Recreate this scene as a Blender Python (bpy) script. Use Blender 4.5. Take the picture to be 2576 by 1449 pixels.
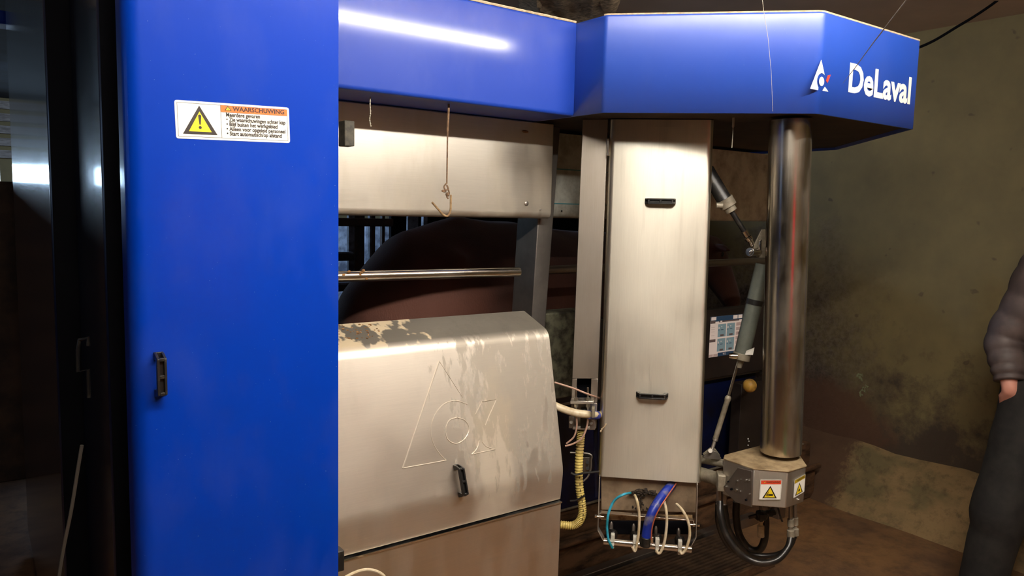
import bpy, bmesh, math, random
from mathutils import Vector, Matrix, noise
random.seed(7)
V = Vector
for o in list(bpy.data.objects): bpy.data.objects.remove(o)
SC = bpy.context.scene
COL = SC.collection
# ------------------------------------------------------------------ camera
W_, H_, F_ = 2576.0, 1449.0, 1900.0
CAM = V((0, 0, 1.6))
PITCH, ROLL = math.radians(5.93), math.radians(1.4)
f0 = V((0.588, 0.809, 0)).normalized(); r0 = V((0.809, -0.588, 0)).normalized()
fw = (f0*math.cos(PITCH) - V((0, 0, 1))*math.sin(PITCH)).normalized()
up_ = r0.cross(fw).normalized()
RT = r0*math.cos(ROLL) + up_*math.sin(ROLL)
UP = up_*math.cos(ROLL) - r0*math.sin(ROLL)
cd = bpy.data.cameras.new('camera'); cam = bpy.data.objects.new('camera', cd); COL.objects.link(cam)
cam.matrix_world = Matrix(((RT.x, UP.x, -fw.x, CAM.x), (RT.y, UP.y, -fw.y, CAM.y), (RT.z, UP.z, -fw.z, CAM.z), (0, 0, 0, 1)))
cd.sensor_width = 36; cd.lens = F_/W_*36; cd.clip_start = 0.05; cd.clip_end = 60
SC.camera = cam
# ------------------------------------------------------------------ world, exposure
w = bpy.data.worlds.new('world'); SC.world = w; w.use_nodes = True
w.node_tree.nodes['Background'].inputs[0].default_value = (0.45, 0.62, 1.0, 1)
w.node_tree.nodes['Background'].inputs[1].default_value = 0.25
SC.view_settings.view_transform = 'Standard'; SC.view_settings.look = 'None'
SC.view_settings.gamma = 1; SC.view_settings.use_curve_mapping = False
SC.view_settings.exposure = 0.0
LAMP_E = 200.0          # emission of the fluorescent tube
DAY_W = 110.0           # daylight coming in from the barn (watts)
def area(name, loc, target, size, sizey, power, color):
    l = bpy.data.lights.new(name, 'AREA'); l.shape = 'RECTANGLE'; l.size = size; l.size_y = sizey
    l.energy = power; l.color = color
    o = bpy.data.objects.new(name, l); COL.objects.link(o); o.location = loc
    o.rotation_euler = (V(target)-V(loc)).to_track_quat('-Z', 'Y').to_euler(); return o
area('barn_daylight', (.62, 5.5, 2.35), (2.5, 6.4, 1.1), 1.2, .5, DAY_W, (0.45, 0.65, 1.0))
area('barn_daylight_side', (-3.5, 2.8, 2.1), (.2, 3.0, 1.6), 2.2, .8, 5, (0.45, 0.65, 1.0))

# ------------------------------------------------------------------ pixel -> point on a real plane
def ray(px, py):
    return (fw + RT*((px-W_/2)/F_) - UP*((py-H_/2)/F_))
def onP(px, py, p0, n):
    r = ray(px, py); n = V(n); return CAM + r*((V(p0)-CAM).dot(n)/r.dot(n))
def onX(px, py, x): return onP(px, py, (x, 0, 0), (1, 0, 0))
def onY(px, py, y): return onP(px, py, (0, y, 0), (0, 1, 0))
def onZ(px, py, z): return onP(px, py, (0, 0, z), (0, 0, 1))
S2 = math.sqrt(.5)
def onC(px, py, c):
    c += 0 if abs(c-3.24) < 1e-6 else .12
    return onP(px, py, (c, 0, 0), (S2, S2, 0))     # plane X+Y=c, the 45 degree front faces
def atd(px, py, d):
    r = ray(px, py); return CAM + r*(d/r.dot(f0))

# ------------------------------------------------------------------ materials
def srgb(r, g, b):
    def c(v):
        v /= 255.0
        return v/12.92 if v <= .04045 else ((v+.055)/1.055)**2.4
    return (c(r), c(g), c(b), 1)
class NT:
    def __init__(s, name):
        s.m = bpy.data.materials.new(name); s.m.use_nodes = True
        s.t = s.m.node_tree; s.b = s.t.nodes['Principled BSDF']
    def n(s, typ, **k):
        x = s.t.nodes.new(typ)
        for a, v in k.items(): setattr(x, a, v)
        return x
    def l(s, a, b): s.t.links.new(a, b)
    def coord(s, scale=(1, 1, 1)):
        tc = s.n('ShaderNodeNewGeometry'); mp = s.n('ShaderNodeMapping'); mp.inputs['Scale'].default_value = scale
        s.l(tc.outputs['Position'], mp.inputs['Vector']); return mp.outputs['Vector']
    def noise(s, scale=5, detail=4, stretch=(1, 1, 1), rough=.6):
        nz = s.n('ShaderNodeTexNoise'); nz.inputs['Scale'].default_value = scale
        nz.inputs['Detail'].default_value = detail; nz.inputs['Roughness'].default_value = rough
        s.l(s.coord(stretch), nz.inputs['Vector']); return nz.outputs['Fac']
    def ramp(s, fac, a, b, lo=.4, hi=.6):
        r = s.n('ShaderNodeMapRange'); r.inputs['From Min'].default_value = lo; r.inputs['From Max'].default_value = hi
        r.inputs['To Min'].default_value = a; r.inputs['To Max'].default_value = b
        s.l(fac, r.inputs['Value']); return r.outputs['Result']
    def mix(s, fac, a, b):
        m = s.n('ShaderNodeMix', data_type='RGBA')
        for v, i in ((fac, 0), (a, 6), (b, 7)):
            if isinstance(v, (int, float, tuple)): m.inputs[i].default_value = v
            else: s.l(v, m.inputs[i])
        return m.outputs[2]
    def math(s, op, a, b=0.0, clamp=False):
        m = s.n('ShaderNodeMath', operation=op, use_clamp=clamp)
        for v, i in ((a, 0), (b, 1)):
            if isinstance(v, (int, float)): m.inputs[i].default_value = v
            else: s.l(v, m.inputs[i])
        return m.outputs[0]
    def axis(s, i):
        g = s.n('ShaderNodeNewGeometry'); x = s.n('ShaderNodeSeparateXYZ'); s.l(g.outputs['Position'], x.inputs[0]); return x.outputs[i]
    def sphere(s, c, r, stretch=(1, 1, 1)):
        """1 inside, fading to 0 at radius r of a world point: where a stain sits"""
        g = s.n('ShaderNodeNewGeometry'); d = s.n('ShaderNodeVectorMath', operation='SUBTRACT'); s.l(g.outputs['Position'], d.inputs[0]); d.inputs[1].default_value = c
        k = s.n('ShaderNodeVectorMath', operation='MULTIPLY'); s.l(d.outputs[0], k.inputs[0]); k.inputs[1].default_value = stretch
        q = s.n('ShaderNodeVectorMath', operation='LENGTH'); s.l(k.outputs[0], q.inputs[0])
        return s.ramp(q.outputs['Value'], 1, 0, 0, r)
    def set(s, **k):
        for a, v in k.items():
            i = s.b.inputs[a.replace('_', ' ')]
            if isinstance(v, (int, float, tuple)): i.default_value = v
            else: s.l(v, i)
    def bump(s, h, strength=.3, dist=.002):
        b = s.n('ShaderNodeBump'); b.inputs['Strength'].default_value = strength; b.inputs['Distance'].default_value = dist
        s.l(h, b.inputs['Height']); s.l(b.outputs[0], s.b.inputs['Normal'])

def simple(name, c, rough=.5, metal=0, c2=None, scale=8, stretch=(1, 1, 1), bump=0, lo=.4, hi=.65, spec=None):
    m = NT(name); m.set(Roughness=rough, Metallic=metal)
    if c2:
        f = m.noise(scale, 5, stretch); m.set(Base_Color=m.mix(m.ramp(f, 0, 1, lo, hi), c, c2))
        if bump: m.bump(f, bump, .004)
    else: m.set(Base_Color=c)
    if spec is not None: m.b.inputs['Specular IOR Level'].default_value = spec
    return m.m
def emit(name, c, e):
    m = NT(name); m.set(Base_Color=c, Emission_Color=c, Emission_Strength=e, Roughness=.4); return m.m

def blue_paint(name='blue_paint', rough=.38, base=srgb(0, 50, 158), coat=.28, cr=.12, spec=.08):
    m = NT(name)
    f = m.noise(3, 4, (1, 1, .6)); dust = m.ramp(m.noise(230, 2), 0, 1, .74, .80)
    low = m.ramp(m.noise(9, 5, (1, 1, .5)), 0, .05, .5, .9)
    col = m.mix(m.math('MAXIMUM', m.math('MULTIPLY', dust, .55), low), base, srgb(150, 160, 190))
    m.set(Base_Color=col, Roughness=m.ramp(f, rough, rough+.12, .3, .7)); m.b.inputs['Coat Weight'].default_value = coat; m.b.inputs['Coat Roughness'].default_value = cr; m.b.inputs['Specular IOR Level'].default_value = spec
    return m.m
M = {}
M['blue'] = blue_paint()
M['blue_hood'] = blue_paint('dusty_blue_hood', .5, srgb(8, 70, 178), .85, .3, 1.0)
M['blue_beam'] = blue_paint('hazy_blue_beam', .5, srgb(4, 54, 158), .5, .12, .38)
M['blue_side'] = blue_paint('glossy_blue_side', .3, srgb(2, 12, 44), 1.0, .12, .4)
M['blue_dark'] = simple('dark_blue_panel', srgb(8, 20, 62), .4, 0, srgb(12, 13, 24), 6)
def steel(name, c=(.60, .56, .50), rough=.42, aniso=.5, stretch=(60, 60, 1.2), dirt=None, dirtmax=.35, metal=1.0):
    m = NT(name)
    br = m.noise(9, 3, stretch); big = m.noise(2.2, 5)
    d = m.ramp(m.noise(5, 6, (1.2, 1.2, .35)), 0, dirtmax, .48, .72)
    base = m.mix(m.ramp(br, 0, .30, .3, .7), c+(1,), tuple(v*.80 for v in c)+(1,))
    film = dirt or srgb(150, 140, 122)
    m.set(Base_Color=m.mix(d, base, film), Metallic=m.math('SUBTRACT', metal, m.math('MULTIPLY', d, .7)),
          Roughness=m.math('ADD', m.ramp(big, rough-.05, rough+.08, .3, .7), m.math('MULTIPLY', m.math('SUBTRACT', br, .5), .12)))
    m.b.inputs['Anisotropic'].default_value = abs(aniso)
    m.b.inputs['Anisotropic Rotation'].default_value = .25 if aniso > 0 else 0
    m.bump(br, .03, .0006); return m
M['steel'] = steel('brushed_steel').m
M['steel_dark'] = steel('dull_grey_steel', (.34, .31, .28), .42, 0, dirtmax=.55, dirt=srgb(110, 98, 82)).m
M['steel_shiny'] = steel('polished_steel', (.74, .70, .63), .13, 0, (8, 8, 40), dirtmax=.12).m
M['zinc'] = simple('zinc_plated_steel', (.62, .6, .56, 1), .3, 1, (.4, .38, .33, 1), 60)
M['black'] = simple('black_plastic', srgb(26, 25, 24), .38, 0, srgb(70, 66, 58), 45, lo=.55, hi=.8)
M['black_matt'] = simple('black_matt', srgb(9, 10, 15), .9, spec=.1)
M['rubber'] = simple('black_rubber_hose', srgb(20, 19, 18), .33, 0, srgb(62, 54, 44), 30, lo=.5, hi=.8)
M['white'] = simple('white_plastic', srgb(226, 226, 214), .4, 0, srgb(170, 165, 150), 12)
M['cream_hose'] = simple('cream_silicone_hose', srgb(222, 208, 178), .35, 0, srgb(190, 170, 130), 30)
M['pink_hose'] = simple('pinkish_air_line', srgb(176, 142, 124), .4)
M['cyan'] = simple('cyan_air_line', srgb(60, 178, 214), .3, 0, srgb(20, 110, 120), 22)
M['blue_hose'] = simple('blue_rubber_hose', srgb(18, 44, 146), .4, 0, srgb(120, 116, 120), 26, bump=.3, lo=.52, hi=.72)
M['yellow_hose'] = simple('yellow_ribbed_hose', srgb(222, 200, 112), .38, 0, srgb(160, 138, 84), 14)
M['beige_dust'] = simple('beige_dust', srgb(206, 186, 152), .95, 0, srgb(170, 148, 116), 60)
M['mud'] = simple('dry_mud', srgb(150, 108, 62), .95, 0, srgb(90, 62, 36), 80, bump=.6)
M['dirt_black'] = simple('black_dirt', srgb(28, 22, 17), .9, 0, srgb(60, 48, 34), 60, bump=.6)
M['string'] = simple('brown_twine', srgb(128, 100, 74), .9, 0, srgb(84, 64, 46), 90)
M['web'] = simple('cobweb', srgb(168, 160, 142), .9)
M['rust'] = simple('rusty_wire', srgb(168, 140, 100), .7, .2, srgb(110, 78, 48), 50)
M['screen_w'] = emit('screen_white', srgb(208, 190, 178), .38)
M['screen_b'] = emit('screen_dark_blue', srgb(40, 62, 84), .3)
M['screen_t'] = emit('screen_tile', srgb(118, 138, 142), .35)
M['screen_k'] = emit('screen_button', srgb(92, 76, 72), .3)
M['lb_white'] = simple('label_white', srgb(238, 234, 222), .45)
M['lb_orange'] = simple('label_orange', srgb(240, 116, 46), .45)
M['lb_red'] = simple('label_red', srgb(222, 78, 46), .45)
M['lb_yellow'] = simple('label_yellow', srgb(236, 208, 36), .45)
M['lb_ochre'] = simple('label_ochre', srgb(176, 146, 30), .45)
M['lb_black'] = simple('label_black', srgb(34, 24, 18), .5)
M['lb_redm'] = simple('logo_red', srgb(222, 62, 50), .4)
M['teal'] = simple('teal_line', srgb(96, 166, 176), .5)
M['skin'] = simple('skin', srgb(222, 158, 138), .55)
M['hair'] = simple('brown_hair', srgb(60, 44, 32), .7)
M['trouser'] = simple('black_trousers', srgb(24, 23, 22), .85, 0, srgb(36, 35, 32), 20)
M['jacket'] = simple('grey_quilted_jacket', srgb(70, 60, 58), .6, 0, srgb(88, 76, 72), 12)
M['shoe'] = simple('dark_boot', srgb(30, 26, 22), .6)
M['gate_grey'] = simple('galvanised_gate', srgb(120, 128, 142), .45, .4, srgb(72, 76, 86), 20)
M['gate_dark'] = simple('dark_gate_bar', srgb(46, 40, 38), .6, 0, srgb(74, 48, 36), 20)
M['barn_board'] = simple('weathered_board', srgb(150, 142, 132), .8, 0, srgb(110, 102, 92), 12, (1, 1, 6))
M['window_light'] = emit('daylight_opening', (.52, .74, 1, 1), 16)
M['lamp_tube'] = emit('fluorescent_tube', (1, .94, .86, 1), LAMP_E)
M['lamp_body'] = simple('lamp_housing', srgb(190, 188, 180), .5)
M['yellow_ball'] = simple('yellow_rubber', srgb(206, 160, 70), .5, 0, srgb(110, 78, 40), 20, lo=.45, hi=.7)
M['grate'] = simple('dark_floor_grate', srgb(60, 48, 38), .45, 0, srgb(92, 72, 54), 18)
M['kerb'] = simple('dirty_steel_kerb', srgb(124, 94, 68), .45, .2, srgb(58, 44, 34), 9, (1, 3, 3), bump=.3)
M['cyl'] = simple('grey_green_cylinder', srgb(116, 122, 112), .38, .3, srgb(98, 102, 94), 15)
M['clamp_grey'] = simple('grey_cast_block', srgb(150, 142, 124), .5, .3, srgb(112, 104, 88), 30)
M['reflect_green'] = simple('green_plastic', srgb(60, 120, 60), .6)
M['reflect_red'] = simple('red_paint', srgb(200, 20, 40), .4)

def cow_mat():
    m = NT('cow_hide'); f = m.noise(3, 4); h = m.noise(180, 3, (1, 1, .4))
    m.set(Base_Color=m.mix(m.ramp(f, 0, 1, .35, .7), srgb(92, 50, 34), srgb(66, 36, 27)), Roughness=.75)
    m.b.inputs['Sheen Weight'].default_value = .15; m.bump(h, .4, .004); return m.m
M['cow'] = cow_mat()
def wall_mat():
    m = NT('stained_plaster')
    z = m.axis(2); n1 = m.noise(2.3, 6, rough=.65); n2 = m.noise(14, 8, rough=.7); n3 = m.noise(5, 4)
    base = m.mix(m.ramp(n3, 0, 1, .3, .7), srgb(128, 114, 76), srgb(114, 102, 70))
    zz = m.math('ADD', z, m.math('MULTIPLY', m.math('SUBTRACT', n1, .5), 1.5))
    zz = m.math('ADD', zz, m.math('MULTIPLY', m.math('SUBTRACT', n2, .5), .55))
    low = m.ramp(zz, 1, 0, .52, .78)
    c = m.mix(m.math('MULTIPLY', low, .9), base, srgb(66, 54, 46))
    y = m.axis(1)
    near = m.ramp(m.math('ADD', y, m.math('MULTIPLY', m.math('SUBTRACT', n2, .5), 1.2)), 0, 1, 2.1, 2.7)
    nl = m.math('MULTIPLY', near, m.ramp(zz, 1, 0, 1.1, 1.5))
    c = m.mix(m.math('MULTIPLY', nl, .85), c, m.mix(m.ramp(m.noise(30, 6, rough=.75), 0, 1, .42, .6), srgb(104, 92, 84), srgb(52, 44, 40)))
    rb = m.sphere((4.1, 2.5, .38), .62, (1, 1, 1.6)); c = m.mix(m.math('MULTIPLY', m.ramp(m.math('ADD', rb, m.math('MULTIPLY', m.math('SUBTRACT', n2, .5), .5)), 0, 1, .2, .4), .85), c, srgb(92, 64, 46))
    g = m.sphere((4.1, 2.24, .66), .22, (1, 1.5, .9)); gp = m.ramp(m.math('ADD', g, m.math('MULTIPLY', m.math('SUBTRACT', m.noise(17, 4), .5), 2.6)), 0, 1, 1.02, 1.05)
    c = m.mix(m.math('MULTIPLY', gp, .8), c, srgb(136, 150, 112))
    sp = m.ramp(m.noise(11, 2), 0, .6, .70, .74); c = m.mix(sp, c, srgb(74, 64, 50))
    m.set(Base_Color=c, Roughness=.9)
    m.bump(m.math('ADD', m.math('MULTIPLY', n2, m.math('ADD', .1, m.math('MAXIMUM', low, nl))), m.math('MULTIPLY', gp, .4)), .6, .02); return m.m
M['wall'] = wall_mat()
def floor_mat():
    m = NT('wet_concrete_floor'); n1 = m.noise(1.6, 6); n2 = m.noise(12, 8, rough=.7)
    c = m.mix(m.ramp(n1, 0, 1, .35, .65), srgb(150, 112, 74), srgb(102, 76, 56)); c = m.mix(m.ramp(n2, 0, .7, .45, .7), c, srgb(66, 50, 38))
    m.set(Base_Color=c, Roughness=m.ramp(n1, .4, .75, .35, .6)); m.bump(n2, .5, .006); return m.m
M['floor'] = floor_mat()
def plinth_mat():
    m = NT('mossy_concrete_plinth'); n1 = m.noise(4, 6, (1, 1, 2)); n2 = m.noise(20, 8, rough=.7)
    c = m.mix(m.ramp(n1, 0, 1, .4, .6), srgb(150, 124, 84), srgb(116, 102, 68)); c = m.mix(m.ramp(n2, 0, .6, .5, .7), c, srgb(70, 56, 42))
    far = m.ramp(m.math('ADD', m.axis(1), m.math('MULTIPLY', m.math('SUBTRACT', n2, .5), .3)), 0, .85, 2.18, 2.26); c = m.mix(far, c, srgb(80, 54, 40))
    m.set(Base_Color=c, Roughness=.8); m.bump(n2, .5, .01); return m.m
M['plinth'] = plinth_mat()
def ceil_mat():
    m = NT('ceiling_plaster'); n1 = m.noise(2, 4); n2 = m.noise(45, 6, rough=.75)
    c = m.mix(m.ramp(n1, 0, 1, .3, .7), srgb(222, 198, 176), srgb(196, 176, 156))
    m.set(Base_Color=c, Roughness=.9); m.bump(n2, .25, .004); return m.m
M['ceil'] = ceil_mat()
M['pale_patch'] = simple('pale_rough_patch', srgb(236, 206, 166), .95, 0, srgb(120, 98, 74), 38, bump=1.0, lo=.35, hi=.75)

# stainless cover with its dried smears
def cover_mat():
    s = steel('stained_brushed_steel', (.76, .69, .59), .46, .2, (1.5, 60, 60), dirtmax=.22); m = s
    p_c = onP(1310, 945, (0, 1.70, 1.0), (0, .97, .21)); p_d = onP(1240, 1180, (0, 1.66, .9), (0, .97, .21))
    base_link = m.b.inputs['Base Color'].links[0].from_socket; met = m.b.inputs['Metallic'].links[0].from_socket; rg = m.b.inputs['Roughness'].links[0].from_socket
    nn = m.noise(9, 5, (1, 1, .6)); n4 = m.noise(26, 5, (1.6, 1, .45))
    a = m.ramp(m.math('ADD', m.sphere(p_c, .34, (1, 1, .75)), m.math('MULTIPLY', m.math('SUBTRACT', n4, .5), 2.0)), 0, .55, .42, .60)
    b = m.ramp(m.math('ADD', m.sphere(p_d, .26, (1.8, 1, .6)), m.math('MULTIPLY', m.math('SUBTRACT', nn, .5), 1.8)), 0, .45, .35, .75)
    c1 = m.mix(a, base_link, srgb(116, 108, 92)); c2 = m.mix(b, c1, srgb(196, 182, 156))
    topz = m.ramp(m.axis(2), 0, 1, 1.232, 1.25)
    wet = m.ramp(m.math('ADD', m.noise(4.2, 5, (1, .6, 1)), 0), 0, 1, .50, .515)
    topc = m.mix(wet, srgb(196, 178, 144), srgb(112, 108, 98)); c3 = m.mix(m.math('MULTIPLY', topz, .92), c2, topc)
    ab = m.math('MAXIMUM', a, b)
    mm = m.math('MULTIPLY', met, m.math('SUBTRACT', 1, m.math('MAXIMUM', m.math('MULTIPLY', ab, .8), m.math('MULTIPLY', topz, m.ramp(wet, .85, .25, 0, 1)))), True)
    m.l(c3, m.b.inputs['Base Color']); m.l(mm, m.b.inputs['Metallic'])
    m.l(m.math('ADD', rg, m.math('MULTIPLY', m.math('MAXIMUM', ab, topz), .2)), m.b.inputs['Roughness']); return m.m
M['cover'] = cover_mat()

# ------------------------------------------------------------------ mesh builder
ORG = {}
class MB:
    def __init__(s): s.v = []; s.f = []; s.mi = []; s.cur = 0
    def mat(s, i): s.cur = i; return s
    def add(s, vs, fs):
        b = len(s.v); s.v += [V(p) for p in vs]
        for f in fs: s.f.append([b+i for i in f]); s.mi.append(s.cur)
        return s
    def box(s, lo, hi):
        x0, y0, z0 = lo; x1, y1, z1 = hi
        return s.hexa([(x0,y0,z0),(x1,y0,z0),(x1,y1,z0),(x0,y1,z0),(x0,y0,z1),(x1,y0,z1),(x1,y1,z1),(x0,y1,z1)])
    def hexa(s, p): return s.add(p, [(3,2,1,0),(4,5,6,7),(0,1,5,4),(1,2,6,5),(2,3,7,6),(3,0,4,7)])
    def obox(s, c, ax, ay, az, sx, sy, sz):
        c = V(c); ax = V(ax).normalized()*sx/2; ay = V(ay).normalized()*sy/2; az = V(az).normalized()*sz/2
        return s.hexa([c-ax-ay-az, c+ax-ay-az, c+ax+ay-az, c-ax+ay-az, c-ax-ay+az, c+ax-ay+az, c+ax+ay+az, c-ax+ay+az])
    def prism(s, pts, ext):
        pts = [V(p) for p in pts]; ext = V(ext); n = len(pts)
        return s.add(pts+[p+ext for p in pts], [list(range(n))[::-1], list(range(n, 2*n))]+[(i, (i+1) % n, n+(i+1) % n, n+i) for i in range(n)])
    def poly(s, pts): return s.add(pts, [list(range(len(pts)))])
    def tube(s, path, r, n=12, caps=True, ref=None):
        path = [V(p) for p in path]; m = len(path); rs = r if isinstance(r, (list, tuple)) else [r]*m
        vs = []; prev = None
        for i, p in enumerate(path):
            t = (path[min(i+1, m-1)]-path[max(i-1, 0)]).normalized()
            if prev is None or ref is not None:
                a = V(ref) if ref is not None else (V((0, 0, 1)) if abs(t.z) < .9 else V((1, 0, 0)))
                u = (a - t*a.dot(t)).normalized()
            else: u = (prev - t*prev.dot(t)).normalized()
            prev = u; w_ = t.cross(u); q = rs[i]; ra, rb = q if isinstance(q, (list, tuple)) else (q, q)
            for k in range(n):
                an = 2*math.pi*k/n; vs.append(p+u*(math.cos(an)*ra)+w_*(math.sin(an)*rb))
        fs = [(i*n+k, i*n+(k+1) % n, (i+1)*n+(k+1) % n, (i+1)*n+k) for i in range(m-1) for k in range(n)]
        if caps: fs += [list(range(n))[::-1], [(m-1)*n+k for k in range(n)]]
        return s.add(vs, fs)
    def cyl(s, a, b, r, n=20): return s.tube([a, b], r, n)
    def ball(s, c, r, sx=(1, 1, 1), n=14, jit=0):
        vs = []; fs = []; R = n//2
        for i in range(1, R):
            th = math.pi*i/R
            for k in range(n):
                ph = 2*math.pi*k/n; q = 1+random.uniform(-jit, jit)
                vs.append(V(c)+V((math.sin(th)*math.cos(ph)*sx[0], math.sin(th)*math.sin(ph)*sx[1], math.cos(th)*sx[2]))*r*q)
        vs += [V(c)+V((0, 0, r*sx[2])), V(c)-V((0, 0, r*sx[2]))]; T, B = len(vs)-2, len(vs)-1
        fs += [(T, k, (k+1) % n) for k in range(n)]+[((R-2)*n+(k+1) % n, (R-2)*n+k, B) for k in range(n)]
        fs += [(i*n+k, (i+1)*n+k, (i+1)*n+(k+1) % n, i*n+(k+1) % n) for i in range(R-2) for k in range(n)]
        return s.add(vs, fs)
    def build(s, name, mats, parent=None, bevel=0, smooth=True, ang=35, origin=None, seg=2, **props):
        if not isinstance(mats, (list, tuple)): mats = [mats]
        if parent is not None: org = ORG[parent]
        elif origin is not None: org = V(origin)
        else:
            xs = [p.x for p in s.v]; ys = [p.y for p in s.v]; org = V(((min(xs)+max(xs))/2, (min(ys)+max(ys))/2, min(p.z for p in s.v)))
        me = bpy.data.meshes.new(name); me.from_pydata([p-org for p in s.v], [], s.f)
        for m in mats: me.materials.append(M[m] if isinstance(m, str) else m)
        me.polygons.foreach_set('material_index', s.mi)
        bm = bmesh.new(); bm.from_mesh(me); bmesh.ops.recalc_face_normals(bm, faces=bm.faces); bm.to_mesh(me); bm.free()
        if smooth:
            me.polygons.foreach_set('use_smooth', [True]*len(me.polygons)); me.set_sharp_from_angle(angle=math.radians(ang))
        o = bpy.data.objects.new(name, me); COL.objects.link(o)
        if parent is not None: o.parent = parent
        else: o.location = org
        ORG[o] = org
        if bevel:
            b = o.modifiers.new('bevel', 'BEVEL'); b.width = bevel; b.segments = seg; b.limit_method = 'ANGLE'; b.angle_limit = math.radians(30); b.harden_normals = False
        for k, v in props.items(): o[k] = v
        return o
def thing(name, loc, label, cat, group=None):
    o = bpy.data.objects.new(name, None); COL.objects.link(o); o.location = loc; ORG[o] = V(loc); o.empty_display_size = .1
    o['label'] = label; o['category'] = cat
    if group: o['group'] = group
    return o
def fillet(pts, rad, n=5):
    out = []; m = len(pts)
    for i, p in enumerate(pts):
        r = rad[i] if isinstance(rad, (list, tuple)) else rad
        p = V(p)
        if r <= 0: out.append(p); continue
        a = V(pts[i-1])-p; b = V(pts[(i+1) % m])-p; an = a.angle(b); t = min(r/math.tan(an/2), a.length*.49, b.length*.49)
        pa = p+a.normalized()*t; pb = p+b.normalized()*t
        for k in range(n+1):
            q = k/n; out.append((1-q)**2*pa+2*(1-q)*q*p+q*q*pb)
    return out
def spline(pts, n=8):
    P = [V(p) for p in pts]; P = [2*P[0]-P[1]]+P+[2*P[-1]-P[-2]]; out = []
    for i in range(1, len(P)-2):
        for k in range(n):
            t = k/n; a, b, c, d = P[i-1:i+3]
            out.append(.5*((2*b)+(c-a)*t+(2*a-5*b+4*c-d)*t*t+(3*b-a-3*c+d)*t**3))
    return out+[P[-2]]
STR = dict(kind='structure')

# ------------------------------------------------------------------ the room
CZ = 2.58; WX = 4.1
MB().box((-7, -3.5, -.12), (5, 11, 0)).build('floor', 'floor', **STR)
MB().box((-7, -3.5, CZ), (5, 4.5, CZ+.15)).build('ceiling', 'ceil', **STR)
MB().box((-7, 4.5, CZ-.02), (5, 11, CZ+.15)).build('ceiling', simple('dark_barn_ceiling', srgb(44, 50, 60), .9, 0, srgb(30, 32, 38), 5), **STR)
MB().box((WX, -3.5, 0), (WX+.25, 11, CZ)).build('wall_right', 'wall', **STR)
MB().box((-7, -2.05, 0), (WX, -1.8, CZ)).build('wall_front', simple('whitewashed_wall', srgb(124, 106, 84), .9, 0, srgb(98, 82, 62), 4), **STR)
MB().box((-7.25, -3.5, 0), (-7, 11, CZ)).build('wall_left', 'wall', **STR)
bw = MB()
wz0, wz1 = 1.715, 1.925
bw.box((-7, 9, 0), (WX, 9.2, wz0)).box((-7, 9, wz1), (WX, 9.2, CZ)); back = bw.build('wall_back', 'wall', **STR)
x = -6.9; k = 0
spans = [(-3.6, -2.6), (-2.45, -1.75), (-1.6, -1.02), (-.9, -.28), (-.16, .13), (.2, .31)]
prev = -7
for a, b in spans:
    MB().box((prev, 9, wz0), (a, 9.2, wz1)).build('pier', 'wall', back); prev = b
MB().box((prev, 9, wz0), (WX, 9.2, wz1)).build('pier', 'wall', back)
for i, (a, b) in enumerate(spans):
    MB().box((a, 9.12, wz0), (b, 9.14, wz1)).build('window_%d' % (i+1), 'window_light', **STR)
# pale boards above the strip of daylight, on the barn's back wall
for i in range(5):
    z = 1.98+i*.118
    MB().box((-6, 8.95, z), (1.2, 9, z+.075)).build('board', 'barn_board', back)
# low partition wall in front of the daylight strip
MB().box((-6, 5.0, 0), (.42, 5.15, 1.685)).build('wall_partition', simple('brown_block_wall', srgb(78, 58, 42), .8, 0, srgb(48, 36, 28), 6, bump=.3), bevel=.006, **STR)
# wall behind the stall, closing the right half
MB().box((2.7, 4.4, 0), (WX, 4.55, CZ)).build('wall_inner', 'wall', **STR)
# sloping concrete plinth along the right wall
pl = MB(); rows = []
ys = [-3.5+i*.12 for i in range(62)]
for y in ys:
    j = noise.noise(V((0, y*2.1, 0)))*.03; j2 = noise.noise(V((3, y*3.3, 0)))*.03
    rows.append([(WX+.02, y, .34+j2), (WX-.05+j*.4, y, .29+j2), (WX-.13+j, y, .13+j), (WX-.24+j, y, .0)])
vs = [p for r in rows for p in r]; fs = [(i*4+k, i*4+k+1, i*4+k+5, i*4+k+4) for i in range(len(rows)-1) for k in range(3)]
pl.add(vs, fs); plinth = pl.build('trim_1', 'plinth', ang=60, **STR)
crack = [(2200, 1243), (2222, 1262), (2246, 1275), (2270, 1288), (2300, 1300), (2325, 1311)]
cm = MB(); cm.tube([onP(a, b, (WX-.13, 0, .13), (.82, 0, .57)) for a, b in crack], [.001, .004, .005, .005, .004, .001], 6); cm.build('crack', 'black_matt', plinth)
# pale rough patch under the ceiling above the stall
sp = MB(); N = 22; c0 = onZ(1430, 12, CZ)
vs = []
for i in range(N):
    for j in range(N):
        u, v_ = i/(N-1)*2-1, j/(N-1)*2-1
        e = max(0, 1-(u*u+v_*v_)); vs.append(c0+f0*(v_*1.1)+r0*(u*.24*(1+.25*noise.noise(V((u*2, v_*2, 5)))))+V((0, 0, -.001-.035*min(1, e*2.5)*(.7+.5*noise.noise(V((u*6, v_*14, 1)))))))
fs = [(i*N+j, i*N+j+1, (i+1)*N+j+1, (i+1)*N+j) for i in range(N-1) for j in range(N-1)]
sp.add(vs, fs); sp.build('ceiling_patch', 'pale_patch', kind='structure')

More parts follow.
